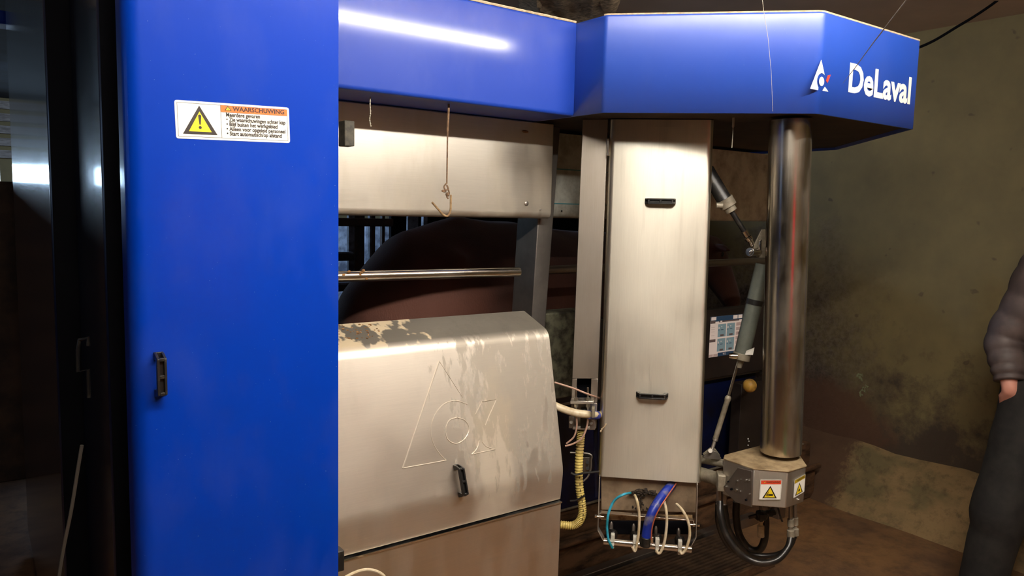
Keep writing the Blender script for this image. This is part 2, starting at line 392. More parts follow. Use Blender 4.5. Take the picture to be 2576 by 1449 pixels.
# ------------------------------------------------------------------ lamp
LY, LZ, LX0, LX1 = .36, 2.47, 0.0, 2.27
lp = thing('ceiling_lamp', ((LX0+LX1)/2, LY, LZ), 'long fluorescent batten lamp under the ceiling in front of the machine', 'lamp')
MB().box((LX0-.04, LY-.032, LZ+.03), (LX1+.04, LY+.032, CZ-.001)).build('housing', 'lamp_body', lp, bevel=.004)
MB().cyl((LX0, LY, LZ), (LX1, LY, LZ), .019).build('tube', 'lamp_tube', lp)
for xx in (LX0-.03, LX1+.03): MB().box((xx-.012, LY-.07, LZ-.12), (xx+.012, LY+.07, LZ+.09)).build('end_cap', 'lamp_body', lp)  # oversized end plates, added to shade the upper right wall

# ------------------------------------------------------------------ handles
def bow_handle(parent, a, b, out, side, name='handle', h=.028, wd=.016, mat='black'):
    """bow handle from foot a to foot b standing off along out"""
    a, b, out, side = V(a), V(b), V(out).normalized(), V(side).normalized(); L = (b-a).length; d = (b-a).normalized()
    m = MB(); t = .0045
    def P(u, o_): return a+d*u+out*o_
    outer = [P(0, 0), P(.002, h*.45), P(L*.10, h), P(L*.90, h), P(L-.002, h*.45), P(L, 0)]
    inner = [P(L-.014, 0), P(L-.014, h*.35), P(L*.86, h*.66), P(L*.14, h*.66), P(.014, h*.35), P(.014, 0)]
    ring = outer+inner; n = 6
    for s0, s1 in ((-1, -.45), (.45, 1)):                 # two side rails
        base = [p+side*(wd/2*s0) for p in ring]; ext = side*(wd/2*(s1-s0)); k = len(ring)
        vs = base+[p+ext for p in base]
        fs = []
        for i in range(5): fs += [(i, i+1, k-2-i, k-1-i), (k+i, k+k-1-i, k+k-2-i, k+i+1)]
        fs += [(i, (i+1) % k, k+(i+1) % k, k+i) for i in range(k)]
        m.add(vs, fs)
    # floor of the slots and the cross ribs between them
    for u0, u1, o1 in ((.10, .90, h*.82),): m.obox(P(L*(u0+u1)/2, o1-.003), d, side, out, L*(u1-u0), wd*.5, .003)
    for u in (.12, .5, .88): m.obox(P(L*u, h*.84), d, side, out, .006, wd*.5, h*.30)
    for u in (.007, L-.007): m.obox(P(u, .002), d, side, out, .014, wd*.9, .004)
    return m.build(name, mat, parent, bevel=.0012, seg=2)

# ------------------------------------------------------------------ flat print helpers
def text_faces(body, size, offset=0.0):
    cu = bpy.data.curves.new('t', 'FONT'); cu.body = body; cu.size = size; cu.offset = offset; cu.fill_mode = 'FRONT'; cu.resolution_u = 3
    o = bpy.data.objects.new('t', cu); COL.objects.link(o); dg = bpy.context.evaluated_depsgraph_get(); dg.update()
    me = o.evaluated_get(dg).to_mesh(); vs = [v.co.copy() for v in me.vertices]; fs = [list(p.vertices) for p in me.polygons]
    o.evaluated_get(dg).to_mesh_clear(); bpy.data.objects.remove(o); bpy.data.curves.remove(cu)
    return vs, fs
class Print:
    """flat label in a local frame (o origin, x right, y up, n outward); each layer a hair prouder"""
    def __init__(s, o, x, y, n): s.o, s.x, s.y, s.n = V(o), V(x), V(y), V(n).normalized(); s.m = MB()
    def P(s, u, v, l): return s.o+s.x*u+s.y*v+s.n*l
    def poly(s, pts, mi, l): s.m.mat(mi).poly([s.P(u, v, l) for u, v in pts]); return s
    def rect(s, u0, v0, u1, v1, mi, l, r=0):
        pts = [(u0, v0), (u1, v0), (u1, v1), (u0, v1)]
        if r: pts = [(p.x, p.y) for p in fillet([(a, b, 0) for a, b in pts], r, 4)]
        return s.poly(pts, mi, l)
    def frame(s, u0, v0, u1, v1, t, mi, l):
        for q in ((u0, v0, u1, v0+t), (u0, v1-t, u1, v1), (u0, v0, u0+t, v1), (u1-t, v0, u1, v1)): s.rect(*q, mi, l)
    def text(s, body, u, v, size, mi, l, width=None, offset=0.0, height=None):
        vs, fs = text_faces(body, size, offset)
        if not vs: return
        x0 = min(p.x for p in vs); x1 = max(p.x for p in vs); y1 = max(p.y for p in vs)
        kx = width/(x1-x0) if width else 1; ky = height/y1 if height else 1
        s.m.mat(mi).add([s.P(u+(p.x-x0)*kx, v+p.y*ky, l) for p in vs], fs); return s
    def warn(s, cu, cv, w_, h, l, kb, ky, sym=None, hw=.17):
        s.poly([(cu-w_/2, cv), (cu+w_/2, cv), (cu, cv+h)], kb, l)
        s.poly([(cu-w_/2*(1-2*hw), cv+h*hw*.55), (cu+w_/2*(1-2*hw), cv+h*hw*.55), (cu, cv+h*(1-hw*1.2))], ky, l+.0002)
        if sym == '!':
            s.poly([(cu-w_*.02, cv+h*.34), (cu+w_*.02, cv+h*.34), (cu+w_*.045, cv+h*.66), (cu, cv+h*.69), (cu-w_*.045, cv+h*.66)], kb, l+.0004)
            s.poly([(cu+w_*.045*math.cos(a*.524), cv+h*.24+w_*.045*math.sin(a*.524)) for a in range(12)], kb, l+.0004)
    def build(s, name, mats, parent, **k): return s.m.build(name, mats, parent, smooth=False, **k)

# ------------------------------------------------------------------ left: tall blue cabinet with its door
cab = thing('equipment_cabinet', (.45, 1.9, 0), 'tall blue cabinet on the left with a warning sticker on its door', 'cabinet')
da = 0.0; dx = V((math.cos(da), -math.sin(da), 0)); dn = V((-math.sin(da), -math.cos(da), 0))
DR = V((.6416, 1.512, 0)); DW = .4015; DL = DR-dx*DW
# door: sheet with a rounded left edge and a small return at the right
prof = [DR-dx*0, DR-dx*(DW-.03)]
for k in range(1, 7):
    a = k/6*math.pi/2; prof.append(DR-dx*(DW-.03)-dx*.03*math.sin(a)-dn*.03*(1-math.cos(a)))
prof += [DL-dn*.07, DL-dn*.07+dx*.012, DL-dn*.035+dx*.012, DR-dn*.012-dx*.004, DR-dn*.003]
door = MB().prism([p+V((0, 0, .12)) for p in prof], (0, 0, 2.25)).build('door', 'blue', cab, ang=25)
def onD(px, py): return onP(px, py, DR, dn)
a, b = onD(398, 885), onD(398, 997)
bow_handle(door, V((a.x, a.y, a.z)), V((a.x, a.y, b.z)), dn, dx, h=.032, wd=.017)
# warning sticker
TL, TR, BL = onD(441, 251), onD(729, 271), onD(443, 348)
ex = (TR-TL); wl = ex.length; hl = (TL-BL).length; exn = ex.normalized(); eyn = dn.cross(exn)*-1
if eyn.z < 0: eyn = -eyn
pr = Print(BL+exn*0, exn, eyn, dn)
pr.rect(0, 0, wl, hl, 0, .0006, .005); e = .004
pr.frame(e, e, wl-e, hl-e, .0006, 2, .0008); du = wl*.38
pr.rect(du, e, du+.0007, hl-e, 2, .0008)
pr.rect(du+.0007, hl*.76, wl-e-.0006, hl-e-.0006, 1, .0009); pr.rect(du, hl*.755, wl-e, hl*.76, 2, .0010)
pr.warn(du*.53, hl*.13, du*.76, hl*.76, .0010, 2, 3, '!')
pr.warn(du+.014, hl*.80, .0135, hl*.145, .0011, 2, 3, '!')
pr.text('WAARSCHUWING', du+.0225, hl*.805, .02, 2, .0012, width=wl-e-.006-du-.0225, height=hl*.12, offset=.0006)
tw = wl-e-du
for i, (tx, fr) in enumerate((('Meerdere gevaren', .50), ('• Zie waarschuwingen achter kap', .89), ('• Blijf buiten het werkgebied', .765), ('• Alleen voor opgeleid personeel', .885), ('• Start automatisch/op afstand', .825))):
    pr.text(tx, du+.010, hl*(.645-.126*i), .0105, 2, .0011, width=tw*fr, offset=.00028)
pr.build('warning_label', ['lb_white', 'lb_orange', 'lb_black', 'lb_yellow'], door, label='white and orange warning sticker with a yellow hazard triangle')
# stepped side of the cabinet
def vbox(n, x0, y0, x1, y1, mat, z1=2.5, bv=.012): return MB().box((x0, y0, .1), (x1, y1, z1)).build(n, mat, cab, bevel=bv, seg=3)
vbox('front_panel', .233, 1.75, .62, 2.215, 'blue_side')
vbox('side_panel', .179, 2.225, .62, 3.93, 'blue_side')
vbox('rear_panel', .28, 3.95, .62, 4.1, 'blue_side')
MB().box((.236, 1.744, .1), (.30, 1.749, 2.49)).build('shade_strip', 'black_matt', cab); MB().box((.183, 2.218, .1), (.24, 2.224, 2.49)).build('shade_strip', 'black_matt', cab)  # matt strips added to keep the panel fronts dark, hiding the lamp's reflection
MB().box((.22, 1.78, 0), (.6, 3.9, .1)).build('plinth', 'black_matt', cab)
# hinge seen between door and beam
h0 = onY(854, 310, 1.9); h1 = onY(854, 372, 1.9)
hg = MB().box((h0.x-.02, 1.82, h1.z), (h0.x+.007, 1.86, h0.z)); hg.build('hinge', simple('mottled_dark_hinge', srgb(74, 70, 58), .7, 0, srgb(44, 42, 36), 60), cab, bevel=.002)
g0 = onY(852, 1378, 1.62); MB().box((g0.x-.02, 1.60, g0.z-.05), (g0.x+.006, 1.63, g0.z)).build('rubber_stop', 'black', cab, bevel=.002)
# loose cable beside the cabinet, its grey darkened for the shade there
cb = [atd(x_, y_, 1.5) for x_, y_ in ((206, 1120), (196, 1180), (180, 1280), (160, 1380), (146, 1470), (130, 1600))]
MB().tube(spline(cb), .0035, 8).build('cable', simple('shaded_grey_cable', srgb(84, 78, 70), .7), label='thin pale cable hanging beside the blue cabinet at far left', category='cable')
hk = MB(); hk.tube([atd(x_, y_, 1.55) for x_, y_ in ((196, 880), (200, 855), (222, 850), (222, 870))], .004, 8); hk.tube([atd(x_, y_, 1.55) for x_, y_ in ((196, 880), (196, 935), (222, 930), (224, 1000))], .004, 8)
hk.build('cable_hook', 'black', cab)
# blue object high at far left
bb0 = onY(-30, 20, 4.3); bb1 = onY(27, 62, 4.3)
MB().box((bb0.x, 4.3, bb1.z), (bb1.x, 4.45, bb0.z)).build('blue_duct', 'blue', bevel=.01, label='small bright blue box hanging at the top left corner', category='duct')

# ------------------------------------------------------------------ overhead beam
bt, bb = 2.166, 1.888
BX0, BX1 = .66, 1.525
beam = thing('overhead_beam', (1.0, 1.9, bb), 'long blue beam cover running from the cabinet to the hood', 'beam cover')
pf = fillet([(BX0, 1.80, bb), (BX0, 1.80, bt), (BX0, 2.45, bt), (BX0, 2.45, bb)], [.012, .008, 0, 0])
MB().prism(pf, (BX1-BX0, 0, 0)).build('cover', 'blue_beam', beam, ang=30)
tl = MB(); n = 60
pts = [(BX0+(BX1-BX0)*i/n, 1.806+.003*noise.noise(V((i*.7, 0, 0))), bt+.002) for i in range(n+1)]
tl.tube(pts, [(.0045+.0018*noise.noise(V((i*.5, 4, 0))), .007) for i in range(n+1)], 8); tl.build('dust_ridge', 'beige_dust', beam)

# ------------------------------------------------------------------ overhead hood
hood = thing('arm_hood', (2.1, 1.7, bb), 'blue angular hood at the right with white logo and lettering', 'hood')
plan = [(1.5255, 2.4), (1.5255, 1.671), (1.948, 1.248), (2.486, 1.248), (3.05, 1.85), (3.05, 2.4)]
pf = fillet([(x_, y_, bb) for x_, y_ in plan], [0, .02, .035, .012, .02, 0], 6)
nh = len(pf); hb = MB(); hb.add(pf+[p+V((0, 0, bt-bb)) for p in pf], [list(range(nh, 2*nh))]+[(i, i+1, nh+i+1, nh+i) for i in range(nh-1)])
hc_ = hb.build('cover', 'blue_hood', hood, bevel=.006, seg=3, ang=25); so = hc_.modifiers.new('solid', 'SOLIDIFY'); so.thickness = .008; so.offset = -1
up_pl = [V((x_, y_, bb+.010)) for x_, y_ in ((1.534, 2.39), (1.534, 1.676), (1.953, 1.258), (2.478, 1.258), (3.04, 1.86), (3.04, 2.39))]
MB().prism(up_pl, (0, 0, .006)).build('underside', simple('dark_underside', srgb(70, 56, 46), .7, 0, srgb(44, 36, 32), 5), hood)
ridge = [p+V((0, 0, bt-bb)) for p in pf[2:-3]]; ridge = [q for i, q in enumerate(ridge)]
dr = MB(); dr.tube([p+V((.006, .006, .001)) for p in ridge], .004, 6); dr.build('dust_ridge', 'beige_dust', hood)
def HP(px, py): p = onY(px, py, 1.248); return (p.x, p.z)
pr = Print((0, 1.248, 0), (1, 0, 0), (0, 0, 1), (0, -1, 0))
def arcpts(cx, cz, rx, rz, a0, a1, n=14): return [(cx+rx*math.cos(math.radians(a0+(a1-a0)*i/n)), cz+rz*math.sin(math.radians(a0+(a1-a0)*i/n))) for i in range(n+1)]
ap = HP(2065, 150); lb = HP(2037, 223); cc = HP(2066, 205); q1 = HP(2057, 227)
rb_ = HP(2075, 194)
# triangle with a round bite: apex, left foot, inner foot, arc around the dot, right shoulder
rr = .0225
arc = arcpts(cc[0], cc[1], rr, rr, 232, 50, 16)
def tri_strip(P, mi, l):
    pass
left = [lb]; 
poly = [ap, lb, q1]+arc+[]
pr.m.mat(0)
# fan from points along the outer left edge to the arc so the concave shape stays clean
ring = [q1]+arc+[(rb_[0], rb_[1])]
nn_ = len(ring)
for i in range(nn_-1):
    t0, t1 = i/(nn_-1), (i+1)/(nn_-1)
    e0 = (lb[0]+(ap[0]-lb[0])*t0, lb[1]+(ap[1]-lb[1])*t0); e1 = (lb[0]+(ap[0]-lb[0])*t1, lb[1]+(ap[1]-lb[1])*t1)
    pr.poly([ring[i], ring[i+1], e1, e0], 0, .0012)
pr.poly(arcpts(cc[0], cc[1], .0125, .0125, 0, 345, 23), 0, .0012)
pr.poly([HP(2077, 203), HP(2081, 190), HP(2089, 188), HP(2081, 209)], 1, .0012)
pr.poly([HP(2068, 228), HP(2074, 218), HP(2083, 231)], 0, .0012)
pr.build('logo_emblem', ['lb_white', 'lb_redm'], hood, label='white triangle emblem with a dot and a red accent')
pr = Print((0, 1.248, 0), (1, 0, 0), (0, 0, 1), (0, -1, 0))
pr.text('DeLaval', 2.094, 1.966, .1, 0, .0012, width=.356, height=.080, offset=.0030)
pr.build('lettering', ['lb_white'], hood, label='white brand lettering')

# ------------------------------------------------------------------ upper stainless fascia
fx1 = 1.607
pf = fillet([(.66, 1.995, 1.887), (.66, 1.995, 1.572), (.66, 2.09, 1.572), (.66, 2.09, 1.887)], [0, .022, 0, 0], 5)
fa = MB().prism(pf, (fx1-.66, 0, 0)); fas = fa.build('upper_fascia', steel('upper_fascia_steel', (.74, .68, .58), .42, .3, (1.5, 60, 60), dirtmax=.6, dirt=srgb(190, 178, 152)).m, bevel=.004, label='horizontal stainless steel fascia panel under the blue beam', category='panel')
for px, py in ((1325, 512), (1360, 527)):
    p = onY(px, py, 1.993); MB().ball(p, .008 if px < 1340 else .003, (1, .25, 1), 10).build('rivet', 'steel_dark', fas)
# handrail
ra = onY(840, 695, 1.90); rb = onY(1306, 684, 1.90)
rail = thing('handrail', (1.0, 1.9, rb.z), 'thin round stainless rail crossing the opening in front of the cow', 'rail')
MB().cyl((.625, 1.9, ra.z), (rb.x, 1.9, rb.z), .0148, 24).build('bar', 'steel_shiny', rail, bevel=.002)
crumbs = MB()
for px, py in ((864, 692), (878, 684), (908, 686), (913, 681), (906, 690), (922, 700)):
    crumbs.ball(onY(px, py, 1.888), .0045, (1.2, .8, 1), 8, .3)
crumbs.build('mud_crumbs', 'mud', rail, kind='stuff')
# leaning frame post
fp = thing('frame_post', (1.62, 2.1, 0), 'dark grey leaning frame post at the end of the opening', 'post')
def q(px, py, y): return onY(px, py, y)
tl_, tr_ = q(1368, 330, 2.05), q(1409, 330, 2.05); bl_, br_ = q(1338, 800, 2.05), q(1374, 790, 2.05)
def ext(a, b, z): t = (z-a.z)/(b.z-a.z); return a+(b-a)*t
zt, zb = 1.887, 1.0
A0, A1, B0, B1 = ext(tl_, bl_, zt), ext(tr_, br_, zt), ext(tl_, bl_, zb), ext(tr_, br_, zb); dp = V((0, .12, 0))
MB().hexa([B0, B1, B1+dp, B0+dp, A0, A1, A1+dp, A0+dp]).build('column', simple('dull_post_steel', (.16, .145, .13, 1), .42, .7, (.22, .2, .18, 1), 9), fp, bevel=.003)
# stall rail continuing behind the post, and lower grey box
c0_, c1_ = onY(1375, 680, 2.3), onY(1470, 678, 2.3)
sr = thing('stall_rail', (3.45, 2.3, 0), 'dull round stall rail behind the upright post and arm cover', 'rail')
MB().cyl((1.70, 2.3, c0_.z), (3.45, 2.3, c0_.z+.01), .017).build('bar', 'steel_dark', sr)
MB().box((3.43, 2.27, 0), (3.49, 2.33, 1.5)).build('end_post', 'steel_dark', sr, bevel=.004)
lb0 = onY(1372, 790, 2.12); lb1 = onY(1460, 1000, 2.12)
MB().box((1.66, 2.13, .90), (1.95, 2.22, lb0.z)).build('junction_box', simple('mouldy_grey_panel', srgb(120, 120, 100), .6, .2, srgb(60, 58, 48), 24, lo=.4, hi=.6), fp, bevel=.006, label='mouldy grey box')
# white cabinet with teal lines
wc0, wc1 = onY(1404, 340, 2.2), onY(1480, 550, 2.2)
wc = thing('plastic_cladding', (1.85, 2.3, wc1.z), 'off-white plastic panel with two thin teal lines beside the upright post', 'panel')
pf = fillet([(1.68, 2.2, 1.885), (1.68, 2.2, wc1.z), (1.68, 2.32, wc1.z), (1.68, 2.32, 1.885)], [0, .03, 0, 0])
MB().prism(pf, (1.55, 0, 0)).build('body', 'white', wc)
for py in (427, 513):
    z = onY(1430, py, 2.2).z; MB().box((1.68, 2.1985, z-.002), (2.1, 2.2, z+.002)).build('teal_line', 'teal', wc)
p = onY(1413, 531, 2.198); MB().ball(p, .004, (1, .5, 1), 8).build('screw', 'black', wc)

# ------------------------------------------------------------------ stainless cover (front, low)
CX0, CX1 = .665, 1.40
cov = thing('feed_unit_cover', (.95, 1.8, 0), 'large stained stainless cover with stamped emblem and black handle, low in front', 'cover')
pb, pt = V((0, 1.646, .84)), V((0, 1.733, 1.245))
pf = fillet([(CX0, 1.655, .750), (CX0, 1.646, .84), (CX0, 1.733, 1.243), (CX0, 1.86, 1.290), (CX0, 1.90, .750)], [0, .12, .045, .004, 0], 6)
body = MB().prism(pf, (CX1-CX0, 0, 0)).build('upper_shell', 'cover', cov, bevel=.003, ang=30)
lw = MB().prism([(CX0, 1.658, .10), (CX0, 1.652, .741), (CX0, 1.90, .741), (CX0, 1.90, .10)], (CX1-CX0, 0, 0)).build('lower_shell', steel('lower_steel', (.74, .65, .53), .35, .4, (1.5, 60, 60)).m, cov, bevel=.0025)
MB().box((CX0, 1.648, .741), (CX1, 1.70, .745)).build('seam_lip', 'steel_shiny', cov)
MB().box((CX0, 1.66, .745), (CX1-.004, 1.88, .751)).build('seam_gasket', 'black_matt', cov)
sn = (V((1, 0, 0)).cross(pt-pb)).normalized()
if sn.y > 0: sn = -sn
def onS(px, py): return onP(px, py, pb, sn)
def ridge_line(pts, m, r=.0014, n=1): m.tube([onS(*p)+sn*.0001 for p in pts], r, 8)
em = MB()
ridge_line([(1105, 908), (1013, 1178)], em, .0019); ridge_line([(1013, 1178), (1123, 1158)], em, .0013); ridge_line([(1105, 908), (1164, 1000)], em, .0006)
ridge_line(spline([(1176, 1017), (1145, 1008), (1115, 1018), (1092, 1048), (1084, 1085), (1090, 1115), (1105, 1140), (1123, 1158)]), em, .0010)
ridge_line(spline([(1150, 1050), (1130, 1058), (1121, 1082), (1127, 1106), (1148, 1116), (1170, 1103), (1180, 1078), (1170, 1058), (1150, 1050)]), em, .0014)
ridge_line([(1196, 1043), (1212, 1011), (1248, 1005), (1220, 1070)], em, .0013)
ridge_line(spline([(1206, 1108), (1200, 1128), (1187, 1143)], 4), em, .0014); ridge_line([(1187, 1143), (1246, 1130)], em, .0012); ridge_line(spline([(1246, 1130), (1225, 1124), (1213, 1112)], 4), em, .0011)
em.build('stamped_emblem', simple('emblem_edge', srgb(232, 222, 204), .3, .5), body)
ha, hb2 = onS(1146, 1168), onS(1160, 1250)
bow_handle(body, ha, hb2, sn, V((1, 0, 0)), h=.03, wd=.017)
cr = MB()
for _ in range(46):
    px = random.choice((855, 868, 880, 905, 925, 930, 945))+random.uniform(-9, 9); py = 830+random.uniform(-14, 24)
    cr.ball(onP(px, py, (0, 1.80, 1.268), (0, -.36, 1)), random.uniform(.0015, .004), (1.3, 1, .6), 8, .3)
cr.build('mud_crumbs', 'mud', body, kind='stuff')
# coiled pale cable in front of the cover's foot
MB().tube(spline([onY(x_, y_, 1.60) for x_, y_ in ((846, 1475), (870, 1452), (905, 1436), (935, 1434), (962, 1446), (978, 1470))]), .004, 8).build('white_cable', 'cream_hose', label='loop of thin white cable at the foot of the steel cover', category='cable')

# ------------------------------------------------------------------ upright post with slot, hose bracket
C1 = 3.40
up = thing('upright_post', (1.62, 1.8, 0), 'tall grey steel post with a rounded slot left of the arm cover', 'post')
uT0, uT1, uB0, uB1 = onC(1466, 300, C1), onC(1530, 300, C1), onC(1434, 1078, C1), onC(1500, 1078, C1)
ud = (uB0-uT0); n45 = V((-S2, -S2, 0)); x45 = V((S2, -S2, 0))
def UP_(u, py): # u 0..1 across, py down
    t = (py-300)/(1078-300); a_ = uT0.lerp(uB0, t); b_ = uT1.lerp(uB1, t); return a_.lerp(b_, u)
m = MB()
for u0, u1, y0, y1 in ((0, 1, 300, 948), (0, .19, 948, 1012), (.73, 1, 948, 1012), (0, 1, 1012, 1078)):
    a_, b_, c_, d_ = UP_(u0, y1), UP_(u1, y1), UP_(u1, y0), UP_(u0, y0); e_ = -n45*.006
    m.hexa([a_, b_, b_+e_, a_+e_, d_, c_, c_+e_, d_+e_])
for u0, u1 in ((0, .06), (.94, 1)):
    a_, b_, c_, d_ = UP_(u0, 1078), UP_(u1, 1078), UP_(u1, 300), UP_(u0, 300); e_ = -n45*.05
    m.hexa([a_-n45*.006, b_-n45*.006, b_+e_, a_+e_, d_-n45*.006, c_-n45*.006, c_+e_, d_+e_])
m.build('channel', steel('post_steel', (.36, .32, .27), .42, .4, (60, 60, 1.2), dirt=srgb(120, 108, 88)).m, up, bevel=.0015)
a_, b_, c_, d_ = UP_(.08, 1070), UP_(.92, 1070), UP_(.92, 900), UP_(.08, 900); e_ = -n45*.045
MB().hexa([a_+e_, b_+e_, b_+e_*1.1, a_+e_*1.1, d_+e_, c_+e_, c_+e_*1.1, d_+e_*1.1]).build('slot_shade', 'black_matt', up)  # black plate added so the slot looks dark inside
def bx(px0, py0, px1, py1, c, th, mat, name, parent, bev=.002):
    a_, b_, c_, d_ = onC(px0, py1, c), onC(px1, py1, c), onC(px1, py0, c), onC(px0, py0, c); e_ = -n45*th
    return MB().hexa([a_, b_, b_+e_, a_+e_, d_, c_, c_+e_, d_+e_]).build(name, mat, parent, bevel=bev)
bx(1434, 1009, 1494, 1017, 3.32, .05, 'steel', 'clamp_plate', up)
bx(1430, 1048, 1444, 1078, 3.36, .012, 'steel_dark', 'bracket_ear', up); bx(1480, 1048, 1497, 1082, 3.36, .012, 'steel_dark', 'bracket_ear', up)
bx(1440, 1073, 1484, 1081, 3.35, .02, 'steel', 'bracket_bar', up)
for px in (1449, 1479):
    r_ = MB(); r_.cyl(onC(px, 975, 3.33), onC(px, 1052, 3.33), .0035, 10)
    for py in (1004, 1020): r_.cyl(onC(px, py-4, 3.33), onC(px, py+4, 3.33), .0075, 6)
    r_.build('threaded_rod', 'zinc', up)
for px, py in ((1437, 1062), (1487, 1064)): MB().cyl(onC(px, py, 3.355), onC(px, py, 3.345), .006, 6).build('bolt', 'zinc', up)
bx(1460, 1030, 1478, 1078, 3.345, .03, 'rubber', 'rubber_sleeve', up)
# white milk pipe with blue clamp
wp = thing('milk_pipe', onC(1460, 1040, 3.30), 'short cream pipe with a blue clamp between cover and arm', 'pipe')
MB().tube(spline([onC(x_, y_, c_) for x_, y_, c_ in ((1395, 1020, 3.3), (1425, 1032, 3.3), (1455, 1040, 3.3), (1485, 1043, 3.32), (1508, 1044, 3.42))]), .0125, 16).build('tube', 'cream_hose', wp)
MB().cyl(onC(1481, 1043, 3.31), onC(1502, 1045, 3.39), .0145, 18).build('blue_collar', 'blue_hose', wp)
bx(1488, 1026, 1496, 1052, 3.275, .03, 'clamp_grey', 'clip', wp)
yh = thing('ribbed_hose', onC(1462, 1320, 3.36), 'yellow ribbed vacuum hose hanging between cover and arm cover', 'hose')
path = spline([onC(x_, y_, 3.37) for x_, y_ in ((1462, 1084), (1460, 1110), (1457, 1150), (1456, 1190), (1458, 1230), (1463, 1262), (1465, 1290), (1457, 1312), (1440, 1322), (1410, 1320))], 22)
MB().tube(path[:14], .0125, 16).build('rubber_sleeve', 'black', yh)
MB().tube(path, [.0128+.0014*(1 if i % 4 < 2 else -.4) for i in range(len(path))], 18).build('hose', 'yellow_hose', yh, ang=60)
tk = MB()
for i in range(9):
    c_ = path[70+i*9]+n45*.0140+x45*.004; tk.obox(c_, V((0, 0, 1)), x45, n45, .008, .0022, .001)
tk.build('print_marks', 'lb_black', yh)
for nm, pts, r in (('upper_air_line', ((1395, 962), (1440, 976), (1475, 990), (1507, 1001)), .0032),
                   ('inner_air_line', ((1449, 1040), (1451, 1070), (1444, 1098), (1425, 1116)), .0030),
                   ('outer_air_line', ((1479, 1040), (1477, 1070), (1464, 1102), (1440, 1117), (1422, 1122)), .0032)):
    MB().tube(spline([onC(x_, y_, 3.31+max(0, x_-1475)*.004) for x_, y_ in pts]), r, 10).build('air_line', 'pink_hose', label={'upper_air_line': 'thin pinkish air line crossing the post slot', 'inner_air_line': 'thin pinkish air line curving down, left of its pair below the bracket', 'outer_air_line': 'thin pinkish air line curving down, right of its pair below the bracket'}[nm], category='hose', group='pinkish air lines beside the post')
MB().tube(spline([onC(x_, y_, 3.33) for x_, y_ in ((1436, 1190), (1448, 1194), (1470, 1190), (1508, 1186))]), .004, 8).build('cable_tie_strap', 'black', label='black strap around the yellow hose, the upper one', category='strap')
MB().tube(spline([onC(x_, y_, 3.34) for x_, y_ in ((1434, 1260), (1450, 1258), (1472, 1246))]), .0032, 8).build('cable_tie_strap', 'black', label='black strap around the yellow hose, the lower one', category='strap')
# small wire bracket behind the yellow hose
wb = MB(); wb.tube(spline([onC(x_, y_, 3.5) for x_, y_ in ((1434, 1138), (1484, 1142), (1487, 1160), (1486, 1180), (1478, 1200), (1462, 1214))], 6), .0035, 8)
wb.build('wire_bracket', 'steel', label='bent pale wire bracket behind the yellow hose', category='bracket')
vb = thing('valve_block', onC(1477, 1190, 3.55), 'grey valve block behind the yellow hose', 'valve')
bx(1464, 1150, 1484, 1188, 3.52, .04, 'steel_dark', 'body', vb)
for py in (1163, 1178): MB().cyl(onC(1478, py, 3.515), onC(1478, py, 3.50), .006, 10).build('port', 'black', vb)
# blue cable bundle showing at the edge of the arm cover
bc = MB()
for i in range(5):
    bc.tube(spline([onC(1499+random.uniform(-3, 4), y_, 3.50) for y_ in (930, 980, 1030, 1080, 1130, 1190, 1250)], 4), .004, 7)
bc.build('cable_bundle', 'blue_dark', kind='stuff', label='bundle of blue cables hidden at the left edge of the arm cover', category='cables')
bx(1525, 348, 1533, 392, 3.37, .02, 'steel_shiny', 'edge_strip', up); bx(1497, 908, 1502, 978, 3.42, .02, 'steel', 'edge_strip', up)

# ------------------------------------------------------------------ arm cover (tall stainless panel)
C2 = 3.385
ac = thing('arm_cover', onC(1630, 1200, C2), 'tall brushed stainless arm cover with two black handles in the centre', 'cover')
T0, T1, B0, B1 = onC(1533, 300, C2), onC(1797, 300, C2), onC(1503, 1198, C2), onC(1764, 1216, C2)
def cover_ring(a_, b_, z):
    a_ = V((a_.x, a_.y, z)); b_ = V((b_.x, b_.y, z)); e_ = -n45*.085
    return fillet([a_, b_, b_+e_, a_+e_], [.020, .020, .004, .004], 6)
zT = 1.895; tz = lambda p, q_, z: p+(q_-p)*((z-p.z)/(q_.z-p.z))
R0 = cover_ring(tz(T0, B0, zT), tz(T1, B1, zT), zT)
R1 = cover_ring(B0, B1, 0)
for i, p in enumerate(R1):     # slanting lower edge
    t = (p-B0).dot(x45)/((B1-B0).dot(x45)); p.z = B0.z+(B1.z-B0.z)*max(0, min(1, t))
R1 = [p+V((0, 0, 0)) for p in R1]; n = len(R0)
acm = MB(); acm.add(R0+R1, [list(range(n)), list(range(n, 2*n))[::-1]]+[(i, (i+1) % n, n+(i+1) % n, n+i) for i in range(n)])
acs = steel('arm_cover_steel', (.66, .62, .52), .38, .75, (60, 60, 1.0), dirtmax=.22, dirt=srgb(160, 152, 136))
